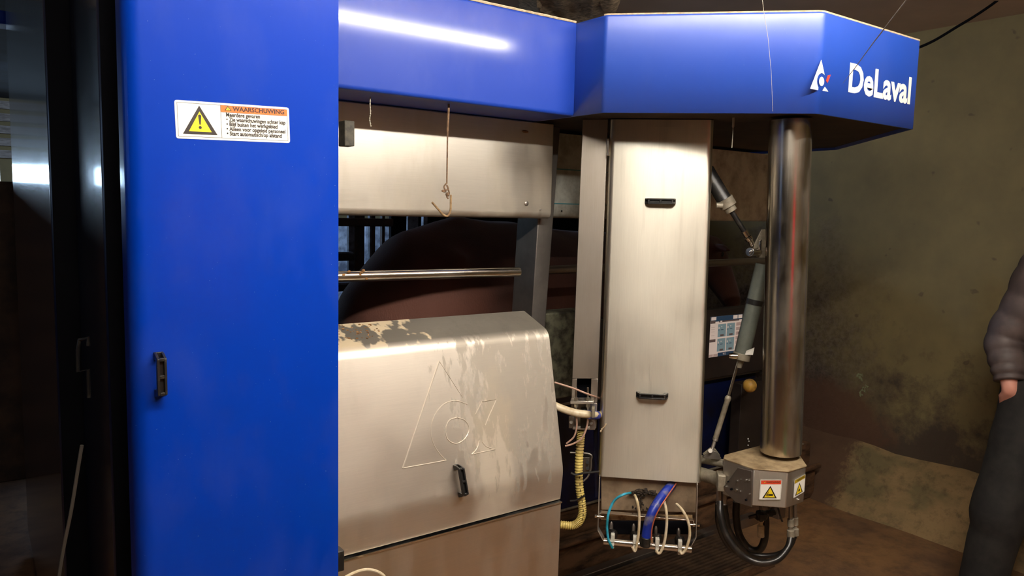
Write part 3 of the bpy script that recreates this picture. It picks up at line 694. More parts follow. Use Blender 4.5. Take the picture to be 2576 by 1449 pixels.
# streaks running down
m_ = acs; st = m_.ramp(m_.noise(6, 4, (5, 5, .4)), 0, .22, .56, .78); bl = m_.b.inputs['Base Color'].links[0].from_socket
m_.l(m_.mix(st, bl, srgb(104, 94, 78)), m_.b.inputs['Base Color'])
acb = acm.build('shell', acs.m, ac, ang=30)
for (xa, ya, xb, yb) in ((1622, 506, 1700, 507), (1600, 991, 1681, 995)):
    bow_handle(acb, onC(xa, ya, C2), onC(xb, yb, C2), n45, V((0, 0, 1)), h=.03, wd=.018)
MB().tube(spline([onC(x_, y_, C2-.004) for x_, y_ in ((1510, 1087), (1514, 1079), (1520, 1074), (1525, 1066))], 5), [.0012+.0015*abs(math.sin(i)) for i in range(16)], 7).build('straw_bit', 'beige_dust', acb)
MB().hexa([onC(1512, 1283, 3.42), onC(1753, 1290, 3.42), onC(1753, 1290, 3.47), onC(1512, 1270, 3.47), onC(1512, 1150, 3.42), onC(1756, 1150, 3.42), onC(1756, 1150, 3.47), onC(1512, 1150, 3.47)]).build('back_plate', simple('tan_back_plate', srgb(150, 130, 104), .6, .1, srgb(110, 92, 72), 12), ac, bevel=.002)
dm = MB()
for _ in range(60):
    t = random.random(); dm.ball(onC(1582+t*66, 1236+random.gauss(0, 3)+10*abs(t-.5), 3.40), random.uniform(.003, .007), (1.4, 1, .8), 8, .4)
for _ in range(25): dm.ball(onC(1612+random.gauss(0, 9), 1245+random.uniform(0, 45), 3.40), random.uniform(.002, .004), (1, 1, 1.5), 8, .4)
dm.build('dirt_clumps', 'dirt_black', ac, kind='stuff')

# ------------------------------------------------------------------ teat cup rack under the arm cover
rk = thing('teat_cup_rack', onC(1630, 1370, 3.3), 'hanging metal rack with four black teat cup holders under the arm cover', 'rack')
C3 = 3.33
def strip(pts, c, th, w_, mat, name, parent, bev=.0008):
    m = MB(); P_ = [onC(x_, y_, c) for x_, y_ in pts]
    for i in range(len(P_)-1):
        d_ = (P_[i+1]-P_[i]); s_ = d_.normalized().cross(n45).normalized()*th/2; a_, b_ = P_[i]-d_.normalized()*.0005, P_[i+1]; e_ = -n45*w_
        m.hexa([a_-s_, b_-s_, b_-s_+e_, a_-s_+e_, a_+s_, b_+s_, b_+s_+e_, a_+s_+e_])
    return m.build(name, mat, parent, bevel=bev)
strip(((1508, 1203), (1504, 1335), (1523, 1370)), C3, .003, .035, 'steel', 'side_strap', rk)
strip(((1755, 1220), (1751, 1353), (1734, 1382)), C3, .003, .035, 'steel', 'side_strap', rk)
strip(((1507, 1302), (1509, 1291), (1744, 1310), (1745, 1325)), C3, .0028, .022, 'steel_shiny', 'cross_bar', rk)
bx(1512, 1296, 1742, 1308, 3.37, .004, 'rust', 'rear_bar', rk, .0005)
for (xa, ya, sgn) in ((1504, 1299, -1), (1752, 1321, 1)):
    b_ = MB(); p = onC(xa, ya, C3-.01)
    b_.cyl(p-x45*.008*1, p+x45*.020*-sgn, .0028, 10); b_.cyl(p+x45*sgn*.003, p+x45*sgn*.010, .0055, 6); b_.cyl(p-x45*sgn*.004, p-x45*sgn*.012, .006, 12); b_.build('bolt', 'steel_shiny', rk)
mt = MB(); mt.cyl(onC(1518, 1361, 3.29), onC(1740, 1382, 3.29), .0115, 24); mt.build('manifold_tube', 'steel_shiny', rk, bevel=.001)
for i, (px, py) in enumerate(((1540, 1345), (1596, 1350), (1652, 1356), (1709, 1361))):
    h = MB(); c_ = onC(px+1, py-5, 3.36); h.ball(c_, .017, (1, 1, .75), 16); h.tube([c_+V((0, 0, -.03)), c_+V((0, 0, -.01)), c_+V((0, 0, .008))], [.011, .017, .014], 16)
    h.build('teat_cup_head', 'rubber', rk)
    lo_ = onC(px-2, py-24, 3.37)
    MB().tube([lo_+V((0, 0, -.014)), lo_+V((0, 0, .002)), lo_+V((0, 0, .009)), lo_+V((0, 0, .013))], [.0062, .0062, .0045, .001], 12).build('liner_mouth', 'steel_dark', rk)
    k_ = MB(); p = onC(px+1, py+16, 3.275); k_.obox(p+V((0, 0, .012)), x45, n45, (0, 0, 1), .013, .018, .026); k_.obox(p+V((0, 0, -.012)), x45, n45, (0, 0, 1), .011, .014, .022)
    cl = k_.build('clip', 'white', rk, bevel=.0015)
    k2 = MB(); k2.cyl(p+V((0, 0, -.014))+x45*-.004+n45*.007, p+V((0, 0, -.014))+x45*-.004+n45*.010, .002, 8); k2.cyl(p+V((0, 0, -.014))+x45*.004+n45*.007, p+V((0, 0, -.014))+x45*.004+n45*.010, .002, 8); k2.build('screw', 'zinc', cl)
bx(1528, 1312, 1735, 1345, 3.45, .01, 'black_matt', 'rubber_flap', rk)
def hose(name, pts, c, r, mat, label, grp=None, n=10):
    P_ = []
    for p in pts: P_.append(onC(p[0], p[1], c+(p[2] if len(p) > 2 else 0)))
    o = MB().tube(spline(P_), r, n).build(name, mat); o['label'] = label; o['category'] = 'hose'
    if grp: o['group'] = grp
    return o
G = 'milk tubes of the teat cup rack'
hose('teat_hose', ((1586, 1240, .06), (1566, 1245), (1545, 1260), (1531, 1290), (1527, 1325), (1530, 1355), (1536, 1370), (1541, 1379)), 3.26, .0042, 'cyan', 'bright cyan thin tube curving at the left of the rack', G)
hose('teat_hose', ((1597, 1246, .06), (1603, 1262), (1608, 1295), (1607, 1335), (1602, 1370), (1597, 1386), (1591, 1376)), 3.26, .0045, 'cream_hose', 'cream tube left of the thick blue hose on the rack', G)
hose('teat_hose', ((1671, 1262, .06), (1676, 1285), (1677, 1320), (1672, 1360), (1664, 1385), (1657, 1392), (1651, 1385)), 3.26, .0045, 'cream_hose', 'cream tube just right of the thick blue hose', G)
hose('teat_hose', ((1702, 1268, .06), (1717, 1284), (1731, 1312), (1735, 1345), (1727, 1378), (1716, 1392), (1709, 1386)), 3.26, .0045, 'cream_hose', 'rightmost cream tube, bowing outwards on the rack', G)
bh = thing('milk_hose', onC(1625, 1370, 3.26), 'thick dirty blue hose hanging from under the arm cover', 'hose')
bp = spline([onC(q_[0], q_[1], 3.27+(q_[2] if len(q_) > 2 else 0)) for q_ in ((1722, 1165, .26), (1699, 1208, .19), (1664, 1250, .06), (1640, 1290), (1628, 1330), (1624, 1362))], 10)
MB().tube(bp, .0150, 18).build('tube', 'blue_hose', bh)
MB().tube(spline([onC(x_, y_, 3.235+max(0, (1262-y_))*.0036) for x_, y_ in ((1722, 1185), (1699, 1219), (1675, 1254), (1653, 1290), (1641, 1325), (1638, 1358))], 8), .0022, 8).build('copper_line', simple('copper_wire', srgb(176, 96, 70), .45, .3), bh)
MB().cyl(onC(1625, 1350, 3.27), onC(1622, 1374, 3.27), .0175, 18).build('cuff', 'black', bh, bevel=.003)
MB().obox(onC(1640, 1358, 3.245), x45, n45, (0, 0, 1), .008, .01, .02).build('clip', 'steel_shiny', bh, bevel=.001)

# ------------------------------------------------------------------ column and joint housing
col = thing('support_column', (2.017, 1.378, .86), 'round polished steel column standing on the joint housing', 'column')
cT = atd(1989, 300, 2.33); cB = atd(1963, 1175, 2.33); zz = lambda z: cB+(cT-cB)*((z-cB.z)/(cT.z-cB.z))
cs = steel('column_steel', (.56, .50, .41), .2, 0, (30, 30, .6), dirtmax=.35, dirt=srgb(90, 74, 56))
MB().cyl(zz(.858), zz(1.889), .0625, 64).build('tube', cs.m, col)
jh = thing('joint_housing', (1.98, 1.40, .75), 'octagonal stainless joint box with two warning stickers under the column', 'housing')
JT, JB = .860, .752
jp = [(1.869, 1.371), (1.939, 1.301), (2.031, 1.301), (2.12, 1.39), (2.12, 1.50), (1.90, 1.50), (1.869, 1.48)]
jp = [V((a_, b_, 0))+ (V((0, 0, 0))) for a_, b_ in jp]
JL, JR = onC(1893, 1230, 3.24), onC(1985, 1230, 3.24); sh = V((JL.x, JL.y, 0))-jp[0]
jp = [p+sh for p in jp]
JT = onC(1940, 1184, 3.24).z; JB = onC(1940, 1276, 3.24).z
jbody = MB().prism([p+V((0, 0, JB)) for p in jp], (0, 0, JT-JB)).build('box', 'steel', jh, bevel=.003)
top = MB(); ctr = sum(jp, V((0, 0, 0)))/len(jp)
top.prism([ctr+(p-ctr)*1.02+V((0, 0, JT-.001)) for p in jp], (0, 0, .004)); top.build('top_plate', simple('dusty_steel_top', srgb(170, 150, 116), .6, .4, srgb(120, 100, 72), 24), jh, bevel=.001)
# left cheek plate with bolts
pc = [onX(x_, y_, jp[0].x-.004) for x_, y_ in ((1894, 1184), (1893, 1275), (1852, 1262), (1826, 1235), (1824, 1222), (1858, 1176))]
MB().prism(pc, (-.005, 0, 0)).build('cheek_plate', 'steel_dark', jh, bevel=.001)
for px, py, r in ((1826, 1225, .007), (1841, 1230, .0055), (1853, 1233, .007), (1863, 1236, .004), (1886, 1243, .004), (1878, 1257, .005), (1855, 1210, .005), (1864, 1206, .004), (1877, 1208, .005), (1884, 1209, .004), (1833, 1211, .003)):
    p = onX(px, py, jp[0].x-.009); MB().cyl(p, p-V((.005, 0, 0)), r*.62, 12).build('bolt', 'zinc' if px not in (1841, 1878, 1833) else 'black_matt', jh)
# stickers
def sticker(name, TL, TR, BL, n_, head, sym, lab):
    TL, TR, BL = V(TL), V(TR), V(BL); ex = TR-TL; ey = TL-BL; w_, h = ex.length, ey.length; p = Print(BL, ex.normalized(), ey.normalized(), n_)
    p.rect(0, 0, w_, h, 0, .0034, .003); p.frame(.0012, .0012, w_-.0012, h-.0012, .0005, 2, .0036)
    p.rect(.002, h*.78, w_-.002, h-.002, 1, .0037)
    p.warn(w_*.2, h*.84, w_*.1, h*.09, .0038, 2, 3); p.text('WAARSCHUWING', w_*.27, h*.83, .01, 2, .0038, width=w_*.64, height=h*.10, offset=.0002)
    cu, cv, tw, th = w_*.48, h*.08, w_*.68, h*.62; p.warn(cu, cv, tw, th, .0038, 2, 3, None, .13)
    if sym == 'hand':
        p.rect(cu-tw*.04, cv+th*.20, cu+tw*.22, cv+th*.34, 2, .0043, .001)
        for k in range(4): p.rect(cu-tw*.24, cv+th*(.16+.055*k), cu-tw*.03, cv+th*(.195+.055*k), 2, .0043)
        p.poly([(cu-tw*.16, cv+th*.36), (cu-tw*.12, cv+th*.36), (cu-tw*.10, cv+th*.55), (cu-tw*.13, cv+th*.56)], 2, .0043)
    else:
        pts = []
        for k in range(20):
            a_ = k*math.pi/10; r_ = tw*(.15 if k % 2 == 0 else .08); pts.append((cu+r_*math.cos(a_), cv+th*.33+r_*math.sin(a_)))
        p.poly(pts, 2, .0043)
    p.build(name, ['lb_white', head, 'lb_black', 'lb_yellow'], jbody, label=lab)
sticker('warning_label', onC(1913, 1206, 3.24), onC(1967, 1206, 3.24), onC(1909, 1256, 3.24), n45, 'lb_red', 'hand', 'white sticker with red header and hand crushing symbol')
Yj = jp[1].y
sticker('warning_label', onY(1996, 1207, Yj), onY(2024, 1191, Yj), onY(1993, 1253, Yj), (0, -1, 0), 'lb_ochre', 'burst', 'white sticker with ochre header and burst symbol')
p = onY(2009, 1257, Yj); MB().cyl(p, p+V((0, -.004, 0)), .004, 10).build('bolt', 'zinc', jh)
# lower fittings and hoses
def fit(px, y0, y1, y2, d, mat2='clamp_grey'):
    f = MB(); f.cyl(atd(px, y0, d), atd(px, y1, d), .006, 12); f.build('fitting_pipe', 'steel_dark', jh)
    f = MB(); f.tube([atd(px, y1-6, d), atd(px, y1+12, d), atd(px, y1+14, d), atd(px, y1+20, d), atd(px, y1+22, d), atd(px, y2, d)], [.010, .010, .007, .007, .0115, .0115], 12); f.build('hose_fitting', mat2, jh)
fit(1989, 1270, 1312, 1352, 2.27); fit(2000, 1270, 1308, 1346, 2.33)
fit(1914, 1270, 1300, 1350, 2.42, 'cream_hose')
kn = MB(); kn.ball(atd(1915, 1297, 2.38), .022, (1.1, 1, .8), 12, .2); kn.ball(atd(1938, 1290, 2.38), .017, (1.4, 1, .6), 10, .2); kn.cyl(atd(1884, 1302, 2.38), atd(1940, 1286, 2.38), .006, 8)
kn.tube(spline([atd(x_, y_, 2.38) for x_, y_ in ((1938, 1280), (1955, 1276), (1962, 1295), (1968, 1312))]), .003, 8)
kn.build('valve_cluster', 'black', jh)
def hosed(name, pts, r, mat, label, grp=None, **k):
    o = MB().tube(spline([atd(*p) for p in pts]), r, 14).build(name, mat); o['label'] = label; o['category'] = 'hose'
    if grp: o['group'] = grp
    return o
G2 = 'black hoses looping under the joint housing'
hosed('hydraulic_hose', ((1811, 1262, 2.30), (1812, 1290, 2.28), (1822, 1335, 2.26), (1845, 1375, 2.24), (1875, 1403, 2.23), (1915, 1417, 2.22), (1955, 1408, 2.23), (1982, 1378, 2.25), (1990, 1350, 2.27)), .0105, 'rubber', 'long black hose making the lowest and widest loop under the joint box', G2)
hosed('hydraulic_hose', ((1821, 1255, 2.36), (1826, 1290, 2.36), (1836, 1335, 2.36), (1862, 1372, 2.36), (1890, 1395, 2.38), (1950, 1396, 2.36), (1985, 1376, 2.33), (2000, 1345, 2.33)), .0085, 'rubber', 'thinner black hose just inside the widest loop', G2)
hosed('hydraulic_hose', ((1853, 1262, 2.48), (1852, 1300, 2.48), (1860, 1345, 2.48), (1882, 1378, 2.47), (1908, 1384, 2.45), (1922, 1362, 2.43), (1926, 1320, 2.43), (1924, 1290, 2.43)), .0125, 'rubber', 'thick black hose making the small inner loop under the joint box', G2)
hosed('hydraulic_hose', ((1806, 1262, 2.40), (1806, 1310, 2.40), (1818, 1350, 2.42), (1838, 1380, 2.44), (1868, 1396, 2.46)), .0085, 'rubber', 'black hose running down behind the widest loop at its left', G2)
for px in (1809, 1822):
    MB().tube([atd(px, 1232, 2.33), atd(px, 1266, 2.33), atd(px, 1268, 2.33)], [.0085, .0085, .011], 12).build('hose_fitting', 'steel_dark', jh)

# ------------------------------------------------------------------ robot arm
arm = thing('robot_arm', atd(1800, 1190, 2.5), 'grey tubular robot arm between the arm cover and the joint box', 'robot arm')
MB().cyl(atd(1735, 1150, 2.52), atd(1842, 1170, 2.42), .0135, 20).build('upper_tube', 'clamp_grey', arm)
MB().cyl(atd(1735, 1183, 2.50), atd(1828, 1212, 2.34), .022, 24).build('lower_tube', 'clamp_grey', arm)
bl0 = atd(1813, 1210, 2.30); MB().obox(bl0, x45, n45, (0, 0, 1), .024, .05, .052).build('end_block', 'clamp_grey', arm, bevel=.003)
m = MB(); m.cyl(atd(1825, 1188, 2.30), atd(1825, 1166, 2.30), .007, 12); m.cyl(atd(1825, 1168, 2.30), atd(1825, 1160, 2.30), .009, 12); m.build('pivot_pin', 'steel', arm)
m = MB(); ctr_ = atd(1838, 1163, 2.36); P_ = [ctr_+V((0, 0, 1))*.014*math.sin(a_*.4)+x45*.014*math.cos(a_*.4) for a_ in range(17)]; m.tube(P_, .0035, 8); m.build('ring_eye', 'clamp_grey', arm)
m = MB(); m.obox(atd(1860, 1163, 2.42), x45, n45, (0, 0, 1), .03, .03, .016); m.obox(atd(1870, 1168, 2.44), x45, n45, (0, 0, 1), .05, .02, .006); m.obox(atd(1853, 1157, 2.42), x45, n45, (0, 0, 1), .008, .03, .02); m.build('linkage_block', 'white', arm, bevel=.002)
pc = [atd(x_, y_, 2.46) for x_, y_ in ((1768, 1142), (1788, 1126), (1800, 1130), (1812, 1146), (1806, 1150), (1770, 1146))]
MB().prism(pc, -n45*.008).build('clevis_plate', 'clamp_grey', arm, bevel=.001)
MB().prism([p+n45*.02 for p in pc], n45*.008).build('clevis_plate', 'steel_dark', arm, bevel=.001)
MB().cyl(atd(1787, 1134, 2.42), atd(1787, 1134, 2.48), .007, 12).build('pivot_pin', 'steel', arm)
MB().cyl(atd(1858, 1176, 2.37), atd(1893, 1192, 2.40), .012, 12).build('link_rod', 'rust', arm)
# lower cylinder
lc = thing('pneumatic_cylinder', atd(1860, 900, 2.46), 'grey-green pneumatic cylinder hanging beside the column with a long rod', 'cylinder')
MB().cyl(atd(1864, 902, 2.46), atd(1921, 665, 2.46), .0260, 32).build('barrel', 'cyl', lc, bevel=.002)
A_, B_ = atd(1864, 902, 2.46), atd(1921, 665, 2.46); ax = (B_-A_).normalized(); at_ = lambda py: A_+(B_-A_)*((902-py)/(902-665))
MB().cyl(at_(766), at_(753), .0275, 32).build('black_band', 'black', lc)
MB().cyl(at_(905), at_(888), .0285, 28).build('end_cap', 'clamp_grey', lc, bevel=.002)
MB().tube([at_(905), at_(910)-ax*.004, at_(910)-ax*.02], [.013, .011, .009], 16).build('rod_gland', 'clamp_grey', lc)
m = MB(); p = atd(1846, 896, 2.43); m.tube([p-x45*.016, p-x45*.006, p+x45*.012], [.008, .011, .009], 14); m.build('port_fitting', 'steel_shiny', lc)
MB().prism([at_(888)+x45*.004+n45*.028, at_(888)+x45*.03+n45*.024, at_(870)+x45*.03+n45*.02, at_(878)+x45*.006+n45*.028], n45*.002).build('foil_label', 'lb_white', lc)
MB().cyl(atd(1858, 905, 2.46), atd(1831, 1002, 2.46), .0052, 14).build('piston_rod', 'steel_shiny', lc)
MB().tube([atd(1834, 996, 2.46), atd(1832, 1000, 2.46), atd(1830, 1006, 2.46), atd(1829, 1010, 2.46), atd(1800, 1102, 2.46)], [.007, .0105, .0105, .0088, .0088], 14).build('rod_sleeve', 'clamp_grey', lc)
MB().tube([atd(1800, 1102, 2.46), atd(1799, 1108, 2.46), atd(1798, 1109, 2.46), atd(1790, 1136, 2.46)], [.0095, .0095, .006, .006], 14).build('rod_eye', 'steel', lc)
# upper cylinder and its bracket
uc = thing('upper_cylinder', atd(1840, 520, 2.46), 'short upper cylinder, barrel coloured dark for shade, with brass rod eye leaning towards the column', 'cylinder')
MB().cyl(atd(1778, 428, 2.50), atd(1825, 508, 2.46), .024, 24).build('barrel', 'black', uc)  # black stands in for the shadow on the barrel
MB().tube([atd(1822, 500, 2.46), atd(1833, 519, 2.46), atd(1834, 521, 2.46), atd(1840, 531, 2.46)], [.027, .027, .019, .019], 18).build('end_cap', 'clamp_grey', uc)
m = MB(); p = atd(1812, 517, 2.44); m.cyl(p-x45*.012, p+x45*.008, .009, 12); m.build('port_fitting', 'clamp_grey', uc)
MB().cyl(atd(1838, 528, 2.46), atd(1876, 588, 2.46), .0085, 14).build('piston_rod', 'black', uc)
MB().tube([atd(1872, 582, 2.46), atd(1880, 595, 2.46), atd(1881, 597, 2.46), atd(1886, 603, 2.46), atd(1888, 605, 2.46), atd(1893, 618, 2.46)], [.010, .009, .013, .013, .009, .009], 14).build('rod_eye', 'steel_shiny', uc)
bk = thing('pivot_bracket', atd(1905, 620, 2.44), 'grey triangular pivot bracket left of the column', 'bracket')
pc = [atd(x_, y_, 2.45) for x_, y_ in ((1915, 577), (1926, 577), (1926, 650), (1908, 648), (1893, 640), (1897, 615))]
m = MB().prism(pc, -n45*.012); m.build('plate', 'clamp_grey', bk, bevel=.002)
MB().obox(atd(1912, 616, 2.43), x45, n45, (0, 0, 1), .009, .012, .035).build('lug', 'steel_shiny', bk, bevel=.002)
m = MB(); a_, b_ = atd(1886, 634, 2.40), atd(1908, 634, 2.46); m.cyl(a_, b_, .014, 20); d_ = (a_-b_).normalized(); m.cyl(a_, a_+d_*.006, .009, 16); m.cyl(a_+d_*.006, a_+d_*.010, .005, 12); m.build('pivot_boss', 'steel_shiny', bk, bevel=.001)

# ------------------------------------------------------------------ dark back panels, touch screen, ball
dkp = simple('dark_brown_panel', srgb(38, 32, 28), .5, .1, srgb(52, 42, 36), 6)
SY = 2.40
s0, s1 = onY(1779, 780, SY), onY(1925, 930, SY)
ts = thing('touch_screen', (s0.x+.1, SY, s1.z), 'lit touch screen with four tiles behind the pneumatic cylinder', 'screen')
MB().box((2.20, SY, s1.z), (s1.x+.25, SY+.05, s0.z)).build('bezel', dkp, ts, bevel=.004)
TLs, TRs, BLs, BRs = [onY(x_, y_, SY-.001) for x_, y_ in ((1788, 796), (1868, 791), (1784, 897), (1868, 890))]
zt_, zb_ = (TLs.z+TRs.z)/2, (BLs.z+BRs.z)/2
pr = Print((TLs.x, SY, zb_), (1, 0, 0), (0, 0, 1), (0, -1, 0)); SWd, SHt = TRs.x-TLs.x, zt_-zb_
pr.rect(0, 0, SWd, SHt, 0, .001)
R_ = lambda u0, v0, u1, v1, mi, l=.0014: pr.rect(u0*SWd, (1-v1)*SHt, u1*SWd, (1-v0)*SHt, mi, l)
R_(.0, .0, 1, .13, 1); R_(.02, .01, .17, .09, 0, .0018); R_(.70, .01, .84, .10, 0, .0018); R_(.86, .01, .99, .10, 0, .0018)
R_(0, .10, .15, .17, 3, .0016); R_(.26, .12, .9, .155, 3, .0016); R_(.30, .115, .36, .15, 0, .0018)
for i in range(2):
    for j in range(2):
        u, v_ = .24+.28*i, .20+.36*j; R_(u, v_, u+.25, v_+.32, 2); R_(u+.08, v_+.26, u+.19, v_+.305, 3, .0016)
        R_(u+.02, v_+.07, u+.045, v_+.12, 0, .0016); R_(u+.10, v_+.06, u+.13, v_+.08, 0, .0016); R_(u+.02, v_+.13, u+.04, v_+.16, 1, .0016); R_(u+.09, v_+.135, u+.17, v_+.15, 1, .0016)
for j in range(5): R_(.81, .20+.115*j, .96, .285+.115*j, 4, .0015)
R_(.875, .45, .90, .49, 3, .0018)
for v_ in (.26, .31, .37, .46): R_(.03, v_, .14, v_+.008, 4, .0016)
R_(0, .56, .18, .63, 3); R_(.27, .91, 1, 1, 1); R_(0, .93, .12, .99, 4); R_(.14, .93, .26, .99, 4); 
pr.text('412', .43*SWd, .025*SHt, .012, 0, .0018, width=.09*SWd, height=.05*SHt)
pr.build('display', ['screen_w', 'screen_b', 'screen_t', 'screen_k', emit('screen_grey', srgb(176, 150, 140), .3)], ts, label='glowing display with blue header and four grey tiles')
s2 = onY(1850, 955, 2.45)
MB().box((1.75, 2.42, s1.z-.015), (3.4, 2.62, s1.z-.003)).build('screen_shelf', 'steel_dark', bevel=.002, label='narrow dark steel ledge below the touch screen', category='shelf')
lp_ = MB().box((1.2, 2.455, .28), (3.42, 2.50, s1.z-.02)); lp_.build('lower_side_panel', 'blue_dark', bevel=.004, label='dark blue side panel low behind the arm', category='panel')
s3, s4 = onY(1858, 965, 2.36), onY(1930, 1165, 2.36)
dp_ = thing('dark_side_plate', (s3.x+.1, 2.36, s4.z), 'dark steel plate with a row of bolts left of the column', 'plate')
MB().box((s3.x, 2.34, s4.z), (s3.x+.35, 2.40, s3.z)).build('plate', dkp, dp_, bevel=.002)
for px, py in ((1882, 1104), (1884, 1110), (1882, 1120)): MB().cyl(onY(px, py, 2.34), onY(px, py, 2.335), .004, 10).build('bolt', 'zinc', dp_)
yb = thing('yellow_ball', onY(1886, 970, 2.2), 'round dirty yellow rubber ball fitting beside the column', 'ball')
MB().ball(onY(1886, 970, 2.2), .033, (1, 1, 1), 24).build('ball', 'yellow_ball', yb); MB().cyl(onY(1886, 970, 2.2), onY(1886, 976, 2.36), .010, 12).build('stem', 'steel_dark', yb)

# ------------------------------------------------------------------ base: kerbs and slatted grating along the stall
def yz(px, py, z): return onZ(px, py, z)
k1a, k1b = yz(1430, 1372, .22), yz(1760, 1252, .22)
MB().box((.66, 2.46, 0), (4.0, 2.58, .28)).build('stall_kerb', 'kerb', bevel=.012, label='upper dirty steel kerb along the foot of the stall', category='kerb')
m = MB().box((.66, 2.36, 0), (3.9, 2.455, .16)); m.build('stall_kerb', 'kerb', bevel=.010, label='lower dirty kerb in front of the upper one', category='kerb')
MB().cyl((1.2, 2.345, .19), (3.9, 2.345, .19), .016, 12).build('base_pipe', 'kerb', label='dirty pipe lying along the lower kerb', category='pipe')
MB().tube([(.66, 2.452, .287), (3.9, 2.452, .287)], .006, 8).build('kerb_trim', 'clamp_grey', label='thin worn metal trim along the top edge of the upper kerb', category='trim')
gp = onZ(1480, 1449, .03); gq = onZ(1803, 1378, .03)
gr = thing('floor_grating', (2.6, 2.1, 0), 'dark slatted floor grating beside the kerb', 'grating')
MB().box((1.3, 2.30, .0), (3.3, 2.345, .05)).build('frame_bar', 'steel_dark', gr, bevel=.003); MB().box((1.3, 1.955, .0), (2.95, 1.975, .04)).build('frame_bar', 'kerb', gr, bevel=.003)
for i in range(14): MB().box((1.3, 1.985+i*.0225, .008), (2.95, 1.985+i*.0225+.012, .036)).build('slat', 'grate', gr)

# ------------------------------------------------------------------ gates and boards behind the cow
gt = thing('barn_gate', (1.1, 3.6, 0), 'galvanised barn gate lit by cold daylight behind the cow', 'gate')
GY = 3.6
def gbar(x0, y0, x1, y1, y, mat, name='bar', th=.03):
    a_, b_ = onY(x0, y0, y), onY(x1, y1, y)
    if name == 'upright': b_.z = 0
    return MB().box((min(a_.x, b_.x), y, min(a_.z, b_.z)), (max(a_.x, b_.x), y+th, max(a_.z, b_.z))).build(name, mat, gt, bevel=.004)
M['barn_wall_strip'] = simple('pale_barn_wall', srgb(176, 186, 200), .5, .1, srgb(104, 110, 122), 14)
for (a_, b_) in ((846, 878), (918, 931), (942, 963), (966, 984)): gbar(a_, 552, b_, 860, 6.4, 'barn_wall_strip', 'sheet', .01)  # pale strips stand in for the daylit barn wall between the bars
for (a_, b_, mt_) in ((878, 892, 'gate_grey'), (892, 917, 'gate_dark'), (931, 934, 'gate_grey'), (934, 943, 'gate_dark'), (962, 967, 'gate_dark'), (985, 1020, 'black_matt'), (1028, 1049, 'gate_grey'), (1066, 1072, 'gate_grey')): gbar(a_, 540, b_, 880, 3.62, mt_, 'upright')
for (a_, b_) in ((640, 656), (716, 732), (780, 794)): gbar(835, a_, 892, b_, 3.58, 'gate_dark', 'rail', .04)
for (a_, b_) in ((635, 640), (712, 716), (776, 780)): gbar(835, a_, 890, b_, 3.575, 'gate_grey', 'rail', .04)
gbar(835, 548, 990, 570, 3.6, 'gate_dark', 'rail')
gbar(985, 400, 1500, 900, 3.95, 'black_matt', 'dark_sheet')

# ------------------------------------------------------------------ cow
def remeshed(mb, name, mat, parent=None, vox=.02, smooth=6, **props):
    o = mb.build(name, mat, parent, **props); r = o.modifiers.new('remesh', 'REMESH'); r.mode = 'VOXEL'; r.voxel_size = vox; r.use_smooth_shade = True
    s = o.modifiers.new('smooth', 'SMOOTH'); s.iterations = smooth; s.factor = .6; return o
cy = 2.84
cow = MB()
body_ = [(1.23, 1.06, .08, .08), (1.27, 1.08, .18, .16), (1.35, 1.08, .28, .22), (1.48, 1.09, .39, .28), (1.62, 1.10, .43, .31), (1.78, 1.09, .46, .33), (2.0, 1.07, .48, .36), (2.3, 1.05, .45, .37), (2.6, 1.08, .43, .33), (2.82, 1.13, .38, .26), (2.98, 1.19, .30, .20), (3.12, 1.28, .21, .14)]
cow.tube([(x_, cy, z_) for x_, z_, *_ in body_], [(a_, b_) for *_, a_, b_ in body_], 28, ref=(0, 0, 1))
cow.tube([(1.50, cy, 1.40), (1.75, cy, 1.47), (2.1, cy, 1.46), (2.7, cy, 1.40)], [.10, .10, .07, .09], 12)       # spine and hooks
for s_ in (-1, 1):
    cow.tube([(1.56, cy+.08*s_, 1.42), (1.64, cy+.26*s_, 1.36)], [.07, .05], 10)
    cow.tube([(1.52, cy+.18*s_, 1.10), (1.54, cy+.20*s_, .86), (1.44, cy+.19*s_, .68), (1.36, cy+.18*s_, .55), (1.42, cy+.18*s_, .30), (1.44, cy+.18*s_, .10), (1.49, cy+.18*s_, .03), (1.52, cy+.18*s_, .0)], [.20, .15, .09, .055, .040, .042, .05, .055], 14)
    cow.tube([(2.78, cy+.18*s_, 1.05), (2.80, cy+.2*s_, .78), (2.77, cy+.19*s_, .55), (2.78, cy+.19*s_, .30), (2.78, cy+.19*s_, .10), (2.82, cy+.19*s_, .03), (2.85, cy+.19*s_, 0)], [.17, .10, .06, .042, .042, .05, .055], 14)
cow.tube([(3.05, cy, 1.24), (3.22, cy, 1.34), (3.38, cy, 1.38)], [(.20, .13), (.15, .11), (.12, .10)], 16, ref=(0, 0, 1))
cow.tube([(3.34, cy, 1.42), (3.44, cy, 1.38), (3.56, cy, 1.24), (3.66, cy, 1.12), (3.71, cy, 1.05)], [(.09, .09), (.12, .10), (.095, .075), (.07, .06), (.05, .05)], 16)
for s_ in (-1, 1): cow.tube([(3.38, cy+.08*s_, 1.42), (3.36, cy+.16*s_, 1.42), (3.35, cy+.23*s_, 1.40)], [(.02, .03), (.03, .05), (.01, .02)], 10)
cow.ball((1.62, cy, .72), .17, (1.1, .9, .8), 16)
ct = thing('cow', (2.1, cy, 0), 'dark brown cow standing in the stall behind the rail', 'cow')
remeshed(cow, 'body', 'cow', ct, .022, 8)
MB().tube(spline([(1.36, cy, 1.34), (1.24, cy, 1.18), (1.20, cy, .95), (1.21, cy, .70)]), [(.02-.0004*i) for i in range(25)], 10).build('tail', 'cow', ct)
for s_ in (-1, 1): MB().ball((3.455, cy+.085*s_, 1.38), .018, (1, 1, 1), 10).build('eye', 'black', ct)

